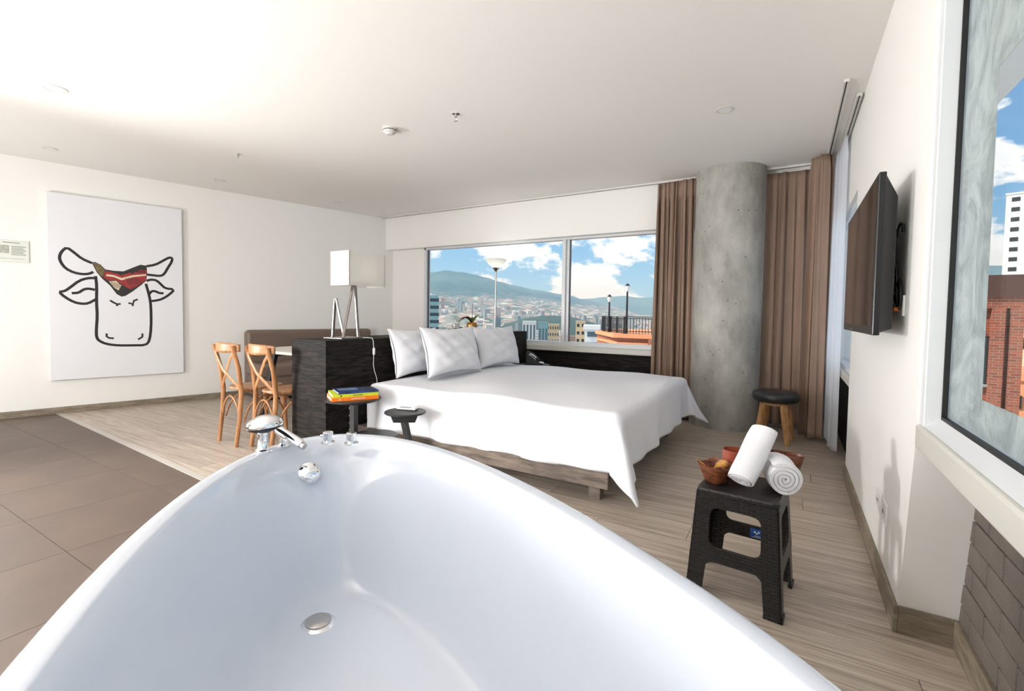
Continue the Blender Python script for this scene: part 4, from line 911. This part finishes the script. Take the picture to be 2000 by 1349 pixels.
# ================================================================== CEILING FITTINGS
sd = thing('smoke_detector', (-2.93, 2.89, HC), 'white round smoke detector on the ceiling', 'smoke detector')
MB().lathe([(.0, 0), (.055, 0), (.055, -.012), (.048, -.014), (.048, -.020), (.0, -.020)], c=(-2.93, 2.89, HC), n=40, caps=False).build('base', M_offwhite, sd, smooth=40)
for k in range(16):
    a = 2 * math.pi * k / 16; MB().box(-2.93 + .0475 * math.cos(a) - .005, -2.93 + .0475 * math.cos(a) + .005, 2.89 + .0475 * math.sin(a) - .005, 2.89 + .0475 * math.sin(a) + .005, HC - .020, HC - .014).build('vent', M_shoeblk, sd)
MB().lathe([(.052, -.020), (.054, -.026), (.046, -.036), (.034, -.040), (.032, -.046), (.026, -.052), (.0, -.053), (.0, -.020)], c=(-2.93, 2.89, HC), n=40, caps=False).build('cover', M_offwhite, sd, smooth=40)
for (x, y), nm in (((-2.27, 2.93), 'chrome fire sprinkler near the smoke detector'), ((-4.725, 2.64), 'chrome fire sprinkler nearer the bull painting')):
    t_ = thing('fire_sprinkler', (x, y, HC), nm, 'sprinkler', 'ceiling sprinklers')
    MB().lathe([(.0, 0), (.034, 0), (.034, -.004), (.014, -.010), (.0, -.010)], c=(x, y, HC), n=28, caps=False).build('escutcheon', M_chrome, t_, smooth=40)
    MB().lathe([(.0, -.008), (.010, -.010), (.010, -.022), (.006, -.026), (.0, -.026)], c=(x, y, HC), n=16, caps=False).build('body', M_steel, t_, smooth=40)
    for s_ in (-1, 1): MB().tube([(x + s_ * .009, y, HC - .022), (x + s_ * .011, y, HC - .036), (x, y, HC - .052)], .0022, n=6).build('frame_arm', M_chrome, t_)
    MB().lathe([(.0, -.052), (.016, -.052), (.016, -.054), (.0, -.055)], c=(x, y, HC), n=20, caps=False).build('deflector', M_chrome, t_)
for (x, y), r_, nm in (((-4.49, 1.235), .075, 'flush round ceiling disc in the bright patch of ceiling'), ((-.475, 3.82), .062, 'flush round ceiling disc above the foot of the bed'), ((-6.21, 1.67), .06, 'flush round ceiling disc above the painting left edge'), ((-5.87, 3.06), .06, 'flush round ceiling disc right of the painting'), ((-5.52, 4.47), .06, 'flush round ceiling disc above the banquette')):
    t_ = thing('ceiling_disc', (x, y, HC), nm, 'ceiling fixture', 'flush ceiling discs')
    MB().lathe([(r_ * .72, -.001), (r_, -.001), (r_ * .98, -.004), (r_ * .74, -.005), (r_ * .72, -.001)], c=(x, y, HC), n=36, caps=False).build('ring', M_offwhite, t_, smooth=30)
    MB().lathe([(.0, -.003), (r_ * .72, -.003), (r_ * .72, 0)], c=(x, y, HC), n=36, caps=False).build('cover', M_white, t_, smooth=30)

# ================================================================== OUTSIDE
def polar(az, r, z): return Vector((-math.sin(R(az)) * r, math.cos(R(az)) * r, z))
def lerp_table(tb, x):
    tb = sorted(tb)
    if x <= tb[0][0]: return tb[0][1]
    for (a, b), (c_, d_) in zip(tb, tb[1:]):
        if x <= c_:
            k = (x - a) / (c_ - a); k = k * k * (3 - 2 * k); return b + (d_ - b) * k
    return tb[-1][1]
def vnoise(x, y, s=0):
    from mathutils import noise
    return noise.noise((x, y, s * 7.3))
def land_mat(name, low_a, low_b, high_a, high_b, z0, z1, sc_=.03):
    m, t, p = newmat(name); p.inputs['Roughness'].default_value = .95; p.inputs['Specular IOR Level'].default_value = .05
    co = N(t, 'ShaderNodeTexCoord'); sx = N(t, 'ShaderNodeSeparateXYZ'); t.links.new(co.outputs['Object'], sx.inputs[0])
    mr = N(t, 'ShaderNodeMapRange'); mr.inputs['From Min'].default_value = z0; mr.inputs['From Max'].default_value = z1; t.links.new(sx.outputs[2], mr.inputs['Value'])
    n = N(t, 'ShaderNodeTexNoise', Scale=.0016, Detail=5, Roughness=.6); t.links.new(co.outputs['Object'], n.inputs['Vector'])
    a1 = N(t, 'ShaderNodeMath', operation='MULTIPLY_ADD'); a1.inputs[1].default_value = 1.6; t.links.new(n.outputs['Fac'], a1.inputs[0]); 
    a2 = N(t, 'ShaderNodeMath', operation='SUBTRACT'); a2.inputs[1].default_value = .8; t.links.new(mr.outputs[0], a1.inputs[2]); t.links.new(a1.outputs[0], a2.inputs[0])
    st_ = N(t, 'ShaderNodeMapRange'); st_.inputs['From Min'].default_value = .3; st_.inputs['From Max'].default_value = .62; t.links.new(a2.outputs[0], st_.inputs['Value'])
    vo = N(t, 'ShaderNodeTexVoronoi', Scale=sc_); t.links.new(co.outputs['Object'], vo.inputs['Vector'])
    sp_ = N(t, 'ShaderNodeSeparateColor'); t.links.new(vo.outputs['Color'], sp_.inputs[0])
    rl = N(t, 'ShaderNodeValToRGB'); rl.color_ramp.interpolation = 'CONSTANT'; el = rl.color_ramp.elements
    cols = [low_a, low_b, s2l(186, 160, 148), s2l(206, 200, 194), low_a, s2l(168, 130, 114), low_b]
    el[0].position = 0; el[0].color = (*cols[0], 1); el[1].position = .2; el[1].color = (*cols[1], 1)
    for k in range(2, 7): e_ = el.new(.2 + (k - 1) * .13); e_.color = (*cols[k], 1)
    t.links.new(sp_.outputs[0], rl.inputs[0])
    n3 = N(t, 'ShaderNodeTexNoise', Scale=.01, Detail=6, Roughness=.7); t.links.new(co.outputs['Object'], n3.inputs['Vector'])
    rh = N(t, 'ShaderNodeValToRGB'); rh.color_ramp.elements[0].position = .35; rh.color_ramp.elements[1].position = .68; rh.color_ramp.elements[0].color = (*high_a, 1); rh.color_ramp.elements[1].color = (*high_b, 1); t.links.new(n3.outputs['Fac'], rh.inputs[0])
    mx_ = N(t, 'ShaderNodeMix', data_type='RGBA'); t.links.new(st_.outputs[0], mx_.inputs['Factor']); t.links.new(rl.outputs[0], mx_.inputs[6]); t.links.new(rh.outputs[0], mx_.inputs[7]); t.links.new(mx_.outputs[2], p.inputs['Base Color'])
    return m
RIDGE = [(75, .05), (55, .055), (43.6, .0685), (40.65, .085), (38.83, .0902), (37, .0878), (35.45, .083), (33.9, .0771), (32.34, .069), (30.78, .0619), (27.66, .0518), (24.56, .0438), (21.48, .0314), (18.46, .0202), (14.92, .0073), (10.95, -.004), (0, -.004), (-60, 0)]
RIDGE2 = [(75, .02), (30, .025), (24.54, .0319), (21.49, .0346), (19.68, .0381), (17.31, .0416), (15.55, .0375), (12.69, .0409), (7.2, .029), (0, .05), (-8, .075), (-14.8, .083), (-25, .07), (-60, .05)]
def terrain(name, table, r0, r1, label, mat, zb, seed, p=1.25, az0=-45, az1=72):
    def g(u, v):
        az = az1 + (az0 - az1) * u; 
        if v < .88: k = v / .88; r = r0 + (r1 - r0) * k
        else: k = 1; r = r1 + (r1 * .35) * (v - .88) / .12
        top = 1.15 + lerp_table(table, az) * r1
        z = zb + (top - zb) * (k ** p) if v < .88 else top + (zb - top) * ((v - .88) / .12)
        w = math.sin(math.pi * min(1, k)) if v < .88 else 0
        q = polar(az, r, 0); z += w * (top - zb) * .16 * vnoise(q.x / 700, q.y / 700, seed) + w * (top - zb) * .06 * vnoise(q.x / 200, q.y / 200, seed + 3)
        z += (top - zb) * .012 * vnoise(az * 1.1, 3.3, seed) * k
        return (q.x, q.y, z)
    return tag(MB().grid(g, 260, 60).build(name, mat, smooth=180), label, 'mountain', kind='structure')
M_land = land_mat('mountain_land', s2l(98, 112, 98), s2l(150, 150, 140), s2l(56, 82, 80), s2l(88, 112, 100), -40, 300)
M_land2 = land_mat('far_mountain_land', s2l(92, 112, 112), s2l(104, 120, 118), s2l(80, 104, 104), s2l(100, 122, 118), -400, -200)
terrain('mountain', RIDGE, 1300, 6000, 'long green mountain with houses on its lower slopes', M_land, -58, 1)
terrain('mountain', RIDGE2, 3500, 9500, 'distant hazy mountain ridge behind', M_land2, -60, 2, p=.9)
tag(MB().add([polar(80, 20, -60), polar(80, 9000, -60), polar(15, 9000, -60), polar(-50, 9000, -60), polar(-50, 20, -60), polar(15, 20, -60)], [(0, 1, 2, 5), (5, 2, 3, 4)]).build('ground', land_mat('valley_land', s2l(100, 116, 96), s2l(160, 156, 148), s2l(96, 110, 92), s2l(150, 146, 138), -80, 60, .03)), 'valley floor far below the window', kind='structure')
# the far city: nobody could count it
rnd = random.Random(3); mb = MB()
for _ in range(1500):
    az = rnd.uniform(8, 46) if rnd.random() < .9 else rnd.uniform(-25, 8); r = 260 * (10 ** (rnd.random() * 1.0)); 
    w_ = rnd.uniform(6, 16); d_ = rnd.uniform(6, 16); h = rnd.uniform(5, 14) if rnd.random() < .88 else rnd.uniform(18, 42)
    if r > 1300: h *= 1.3; w_ *= 1.4
    zb = -60 if r < 1300 else -60 + (lerp_table(RIDGE, az) * 6000 + 60) * ((r - 1300) / 4700) ** 1.25
    q = polar(az, r, 0); lim = 1.15 - .022 * r
    if any(abs(az - a0) < .9 + 700 / r and abs(r - r0) < 45 for a0, r0 in ((28.6, 420), (26.9, 440), (25.7, 460), (22.4, 300), (34.6, 700))): continue
    if zb + h > lim and r < 900: h = max(3, lim - zb)
    mb.M = Matrix.Translation((q.x, q.y, zb - 2)) @ Matrix.Rotation(rnd.uniform(0, 1.5), 4, 'Z'); mb.box(-w_ / 2, w_ / 2, -d_ / 2, d_ / 2, 0, h + 2)
m, t, p = newmat('city_walls'); p.inputs['Roughness'].default_value = .8
ge = N(t, 'ShaderNodeNewGeometry'); rl = N(t, 'ShaderNodeValToRGB'); rl.color_ramp.interpolation = 'CONSTANT'; el = rl.color_ramp.elements
cc = [s2l(226, 222, 216), s2l(206, 190, 178), s2l(190, 150, 130), s2l(170, 170, 168), s2l(236, 234, 230), s2l(140, 150, 156), s2l(214, 204, 186)]
el[0].position = 0; el[0].color = (*cc[0], 1); el[1].position = .15; el[1].color = (*cc[1], 1)
for k in range(2, 7): el.new(.15 * k).color = (*cc[k], 1)
t.links.new(ge.outputs['Random Per Island'], rl.inputs[0])
co = N(t, 'ShaderNodeTexCoord'); sx = N(t, 'ShaderNodeSeparateXYZ'); t.links.new(co.outputs['Object'], sx.inputs[0])
ml = N(t, 'ShaderNodeMath', operation='MULTIPLY'); ml.inputs[1].default_value = .33; t.links.new(sx.outputs[2], ml.inputs[0]); frc = N(t, 'ShaderNodeMath', operation='FRACT'); t.links.new(ml.outputs[0], frc.inputs[0])
gt = N(t, 'ShaderNodeMath', operation='GREATER_THAN'); gt.inputs[1].default_value = .55; t.links.new(frc.outputs[0], gt.inputs[0])
sn = N(t, 'ShaderNodeSeparateXYZ'); t.links.new(ge.outputs['Normal'], sn.inputs[0]); lt = N(t, 'ShaderNodeMath', operation='LESS_THAN'); lt.inputs[1].default_value = .5; t.links.new(sn.outputs[2], lt.inputs[0])
mu = N(t, 'ShaderNodeMath', operation='MULTIPLY'); t.links.new(gt.outputs[0], mu.inputs[0]); t.links.new(lt.outputs[0], mu.inputs[1]); mu2 = N(t, 'ShaderNodeMath', operation='MULTIPLY'); mu2.inputs[1].default_value = .45; t.links.new(mu.outputs[0], mu2.inputs[0])
mx_ = N(t, 'ShaderNodeMix', data_type='RGBA'); mx_.inputs[7].default_value = (.06, .07, .08, 1); t.links.new(mu2.outputs[0], mx_.inputs['Factor']); t.links.new(rl.outputs[0], mx_.inputs[6]); t.links.new(mx_.outputs[2], p.inputs['Base Color'])
tag(mb.build('distant_city', m), 'countless small houses and blocks filling the valley', 'city', kind='stuff')
# tree crowns
M_tree = plain('tree_crowns', s2l(52, 74, 62), .9, var=.55, vscale=.35)
def blobs(name, spots, label, kind=None, seed=1):
    rnd = random.Random(seed); m_ = MB()
    for q, r_ in spots:
        ph = [rnd.uniform(0, 6) for _ in range(3)]
        def g(u, v):
            a = 2 * math.pi * u; b_ = math.pi * (v - .5); k = r_ * (1 + .22 * vnoise(3 * math.cos(a) * math.cos(b_) + ph[0], 3 * math.sin(a) * math.cos(b_) + ph[1], math.sin(b_) * .5 + ph[2]))
            return (q.x + k * math.cos(a) * math.cos(b_), q.y + k * math.sin(a) * math.cos(b_), q.z + .85 * k * math.sin(b_))
        m_.grid(g, 14, 8, wrapu=True)
    return tag(m_.build(name, M_tree, base=spots[0][0], smooth=60), label, 'trees', kind=kind)
rnd = random.Random(11)
blobs('tree_canopy', [(polar(rnd.uniform(35.2, 38.6), rr, 1.15 - rr * rnd.uniform(.036, .066)), rnd.uniform(1.1, 2.0)) for rr in [rnd.uniform(150, 210) for _ in range(110)]], 'leafy tree crowns below the teal tower', 'stuff', 5)
def hill(u, v):
    az = 33.5 + (18.0 - 33.5) * u; r = 1150 + 500 * v; k = (math.sin(math.pi * u) ** .7) * math.sin(math.pi * v) ** .6
    q = polar(az, r, 0); return (q.x, q.y, -61 + 58 * k + 4 * k * vnoise(q.x / 45, q.y / 45, 2))
tag(MB().grid(hill, 60, 20).build('wooded_hill', M_tree, smooth=180), 'dark wooded hill rising from the city', 'hill', kind='structure')
# ---- buildings one can pick out
M_bwhite = plain('render_white', s2l(232, 230, 226), .7); M_bglass = plain('building_glass', s2l(70, 92, 104), .15, spec=.8); M_dark = plain('window_dark', (.02, .023, .026), .2)
M_teal = plain('teal_glass', s2l(128, 168, 172), .2, spec=.8); M_tealdark = plain('teal_band', s2l(44, 66, 74), .2)
M_orangew = plain('orange_render', s2l(222, 148, 104), .8, var=.05, vscale=.4); M_beige = plain('beige_render', s2l(222, 196, 160), .8)
def frame(az, r, half_turn=0):   # local frame: x right, y away, facing the room
    q = polar(az, r, 0); return Matrix.Translation(q) @ Matrix.Rotation(R(az) + half_turn, 4, 'Z')
def tower(name, az, r, w, dep, z0, z1, mat, label, rows, colsn, wmat, turn=0, win=(.6, .5), cat='building', group=None):
    F = frame(az, r, turn); q = F.translation; t_ = thing(name, (q.x, q.y, z0), label, cat, group)
    m_ = MB(); m_.M = F; m_.box(-w / 2, w / 2, 0, dep, z0, z1).build('wall', mat, t_)
    m_ = MB(); m_.M = F; m_.box(-w / 2 - .2, w / 2 + .2, -.2, dep + .2, z1, z1 + .5).build('roof', mat, t_)
    fh = (z1 - z0) / rows; cw = w / max(1, colsn)
    for i in range(rows):
        for j in range(colsn):
            m_ = MB(); m_.M = F; x0 = -w / 2 + (j + .5) * cw; zc = z0 + (i + .5) * fh
            m_.box(x0 - cw * win[0] / 2, x0 + cw * win[0] / 2, -.12, .3, zc - fh * win[1] / 2, zc + fh * win[1] / 2).build('window', wmat, t_)
    return t_
t_ = thing('office_tower', tuple(polar(43.5, 130, -20)), 'teal glass office tower at the left edge of the window', 'building')
F = frame(39.6, 130, R(8))
m_ = MB(); m_.M = F; m_.box(-22, 0, 0, 20, -60, 1.15 + .037 * 130).build('glass_body', M_teal, t_)
for i in range(8):
    z = 1.15 + .030 * 130 - i * 1.95; m_ = MB(); m_.M = F; m_.box(-22.1, .1, -.12, 20, z - .85, z).build('dark_band', M_tealdark, t_)
tower('white_building', 21.05, 60, 1.75, 6, -12, -.65, M_bwhite, 'small white building with a long grey window beside the terrace', 1, 0, M_bglass)
o = [x for x in bpy.data.objects if x.name.startswith('white_building')][0]; F = frame(21.05, 60)
m_ = MB(); m_.M = F; m_.box(-.55, .88, -.1, .2, -1.55, -.95).build('window', M_bglass, o)
m_ = MB(); m_.M = F; m_.box(-.55, .88, -.1, .2, -2.5, -2.25).build('window', M_bglass, o)
tower('arched_building', 28.6, 420, 12, 14, -60, -5.5, M_bwhite, 'white building with tall blue glass bays in the valley', 2, 4, M_bglass, win=(.5, .8))
tower('glass_office', 26.9, 440, 9, 10, -60, -6.5, M_teal, 'blue glass office block in the valley', 1, 3, M_bglass, win=(.5, .8))
tower('cream_building', 25.7, 460, 12, 10, -60, -8.5, M_beige, 'cream apartment block in the valley', 8, 5, M_dark, win=(.4, .4))
tower('slab_building', 22.4, 300, 6, 8, -60, -3.0, M_beige, 'slim beige tower left of the white building', 12, 2, M_dark, win=(.5, .4))
tower('valley_tower', 34.6, 700, 8, 8, -60, -9.0, M_bwhite, 'pale tower in the valley left of the torchiere', 10, 3, M_dark, win=(.5, .4))
# terrace with railing and two lamp posts
M_tbrick = None
m, t, p = newmat('facade_brick'); p.inputs['Roughness'].default_value = .85; co = N(t, 'ShaderNodeTexCoord'); sx = N(t, 'ShaderNodeSeparateXYZ'); t.links.new(co.outputs['Object'], sx.inputs[0]); ad = N(t, 'ShaderNodeMath', operation='ADD'); t.links.new(sx.outputs[0], ad.inputs[0]); t.links.new(sx.outputs[1], ad.inputs[1]); c3 = N(t, 'ShaderNodeCombineXYZ'); t.links.new(ad.outputs[0], c3.inputs[0]); t.links.new(sx.outputs[2], c3.inputs[1])
br = N(t, 'ShaderNodeTexBrick', Scale=1.0); br.inputs['Brick Width'].default_value = .26; br.inputs['Row Height'].default_value = .085; br.inputs['Mortar Size'].default_value = .010
br.inputs['Color1'].default_value = (*s2l(176, 92, 62), 1); br.inputs['Color2'].default_value = (*s2l(142, 70, 50), 1); br.inputs['Mortar'].default_value = (*s2l(150, 128, 112), 1)
t.links.new(c3.outputs[0], br.inputs['Vector']); t.links.new(br.outputs['Color'], p.inputs['Base Color']); M_fbrick = m
te = thing('brick_terrace', (-6, 24, -12), 'brick roof terrace with stepped cornice seen through the window', 'building')
TP = [(-9.25, 24.9), (-6.9, 21.5), (-5.35, 21.5), (-5.35, 20.6), (-1.5, 20.6), (-1.5, 30), (-9.25, 30)]
MB().prism([TP], -12, -.05).build('wall', M_fbrick, te)
def grow(P_, k):
    cx_ = sum(p[0] for p in P_) / len(P_); cy_ = sum(p[1] for p in P_) / len(P_); return [(p[0] + math.copysign(k, p[0] - cx_), p[1] + math.copysign(k, p[1] - cy_)) for p in P_]
MB().prism([grow(TP, .10)], -.22, -.08).build('cornice', M_orangew, te)
MB().prism([grow(TP, .22)], .12, .30).build('cornice', M_orangew, te)
MB().prism([grow(TP, .04)], -.08, .12).build('parapet', M_fbrick, te)
for k in range(3):
    q = Vector((-9.25, 24.9, 0)).lerp(Vector((-6.9, 21.5, 0)), .2 + .22 * k); MB().bar(q + Vector((-.02, -.02, -.62)), q + Vector((-.02, -.02, -.42)), .07, .07).build('scupper', M_dark, te)
rl_ = thing('terrace_railing', (-6, 24, .3), 'black iron railing around the brick terrace', 'railing')
RP = [(-9.0, 25.0), (-8.6, 24.2), (-6.75, 21.75), (-5.2, 21.75), (-1.6, 20.9)]
for a, b in zip(RP, RP[1:]):
    for z in (.42, 1.02, 1.10): MB().bar((*a, z), (*b, z), .04, .035).build('rail', M_black, rl_)
mb = MB()
for a, b in zip(RP, RP[1:]):
    L_ = math.hypot(b[0] - a[0], b[1] - a[1]); n_ = int(L_ / .13)
    for k in range(n_):
        q = (a[0] + (b[0] - a[0]) * k / n_, a[1] + (b[1] - a[1]) * k / n_); mb.box(q[0] - .012, q[0] + .012, q[1] - .012, q[1] + .012, .30, 1.06)
tag(mb.build('balusters', M_black, rl_), kind='stuff')
for a, b in zip(RP, RP[1:]):
    L_ = math.hypot(b[0] - a[0], b[1] - a[1]); n_ = max(1, int(L_ / .8))
    for k in range(n_):
        q = (a[0] + (b[0] - a[0]) * k / n_, a[1] + (b[1] - a[1]) * k / n_); MB().box(q[0] - .04, q[0] + .04, q[1] - .04, q[1] + .04, .30, 1.10).build('post', M_black, rl_)
for az, r, h, nm in ((19.05, 24.6, 1.95, 'shorter black terrace lamp post, left of the pair'), (17.0, 23.2, 2.42, 'taller black terrace lamp post, right of the pair')):
    q = polar(az, r, .30); t_ = thing('lamp_post', tuple(q), nm, 'lamp post', 'lamp posts on the brick terrace')
    MB().cyl(q, q + Vector((0, 0, h - .42)), .055, .04, n=14).build('post', M_black, t_, smooth=50)
    MB().lathe([(.07, 0), (.07, .25), (.05, .3)], c=q, n=14).build('base', M_black, t_)
    MB().lathe([(.0, 0), (.07, .02), (.10, .12), (.11, .24), (.07, .30), (.0, .30)], c=q + Vector((0, 0, h - .42)), n=16, caps=False).build('lantern', M_bwhite, t_, smooth=50)
    MB().lathe([(.12, 0), (.08, .06), (.02, .11), (.0, .12)], c=q + Vector((0, 0, h - .14)), n=16, caps=False).build('cap', M_black, t_, smooth=50)
# brick building to the right, white high-rise, beige and orange blocks
bb = thing('brick_building', (3.6, 20, -14), 'brick building with piers seen through the side windows', 'building')
MB().box(1.0, 5.95, 20.0, 26, -20, 1.55).build('wall', M_fbrick, bb)
MB().box(.9, 6.1, 19.7, 26.1, 1.9, 2.55).build('cornice', plain('dark_cornice', s2l(86, 56, 46), .8, var=.2, vscale=1.5), bb)
MB().box(.95, 6.0, 19.8, 26, 1.55, 1.9).build('frieze', M_fbrick, bb)
for x in (1.45, 2.35, 3.25, 4.15, 5.40, 5.80): MB().box(x - .14, x + .14, 19.72, 20.05, -20, 1.55).build('pier', M_fbrick, bb)
for x in (1.9, 2.8, 3.7, 5.02):
    for z in (-.05, -2.6, -5.1): MB().box(x - .22, x + .22, 19.93, 20.05, z - .75, z + .75).build('window', M_dark, bb); MB().box(x - .26, x + .26, 19.86, 20.0, z - .83, z - .75).build('window_sill', M_conc, bb)
hr = tower('high_rise', -17.6, 200, 16, 14, -60, 38.0, M_bwhite, 'tall white high-rise with orange edge beyond the brick building', 34, 4, M_dark, win=(.42, .4))
F = frame(-17.6, 200)
m_ = MB(); m_.M = F; m_.box(3.2, 4.4, -.6, .5, -60, 38.0).build('orange_strip', M_orangew, hr)
for k in range(16): m_ = MB(); m_.M = F; m_.box(-2.2, 1.2, -1.4, 0, 37 - k * 2.88 - 1.6, 37 - k * 2.88 - .9).build('balcony', plain('balcony_grey', s2l(190, 176, 166), .8) if k == 0 else MATS['balcony_grey'], hr)
tower('apartment_block', -18.6, 62, 6.4, 10, -30, 3.4, M_beige, 'beige apartment block right of the brick building', 12, 7, M_dark, win=(.45, .35))
tower('orange_block', -18.9, 44, 4.2, 6, -30, -2.6, M_orangew, 'low orange block in front of the beige apartments', 10, 5, M_dark, win=(.3, .3))

# ---- air over the valley: a thin scattering haze
m = bpy.data.materials.new('valley_haze'); m.use_nodes = True; t = m.node_tree; t.nodes.clear()
oo = N(t, 'ShaderNodeOutputMaterial'); vs_ = N(t, 'ShaderNodeVolumeScatter'); vs_.inputs['Color'].default_value = (.42, .70, 1, 1); vs_.inputs['Density'].default_value = .00020; vs_.inputs['Anisotropy'].default_value = .0
t.links.new(vs_.outputs[0], oo.inputs['Volume'])
hz = MB().box(-7000, 3000, 230, 6000, -70, 330).build('valley_haze', m); tag(hz, 'thin blue haze hanging over the valley', 'haze', kind='stuff')
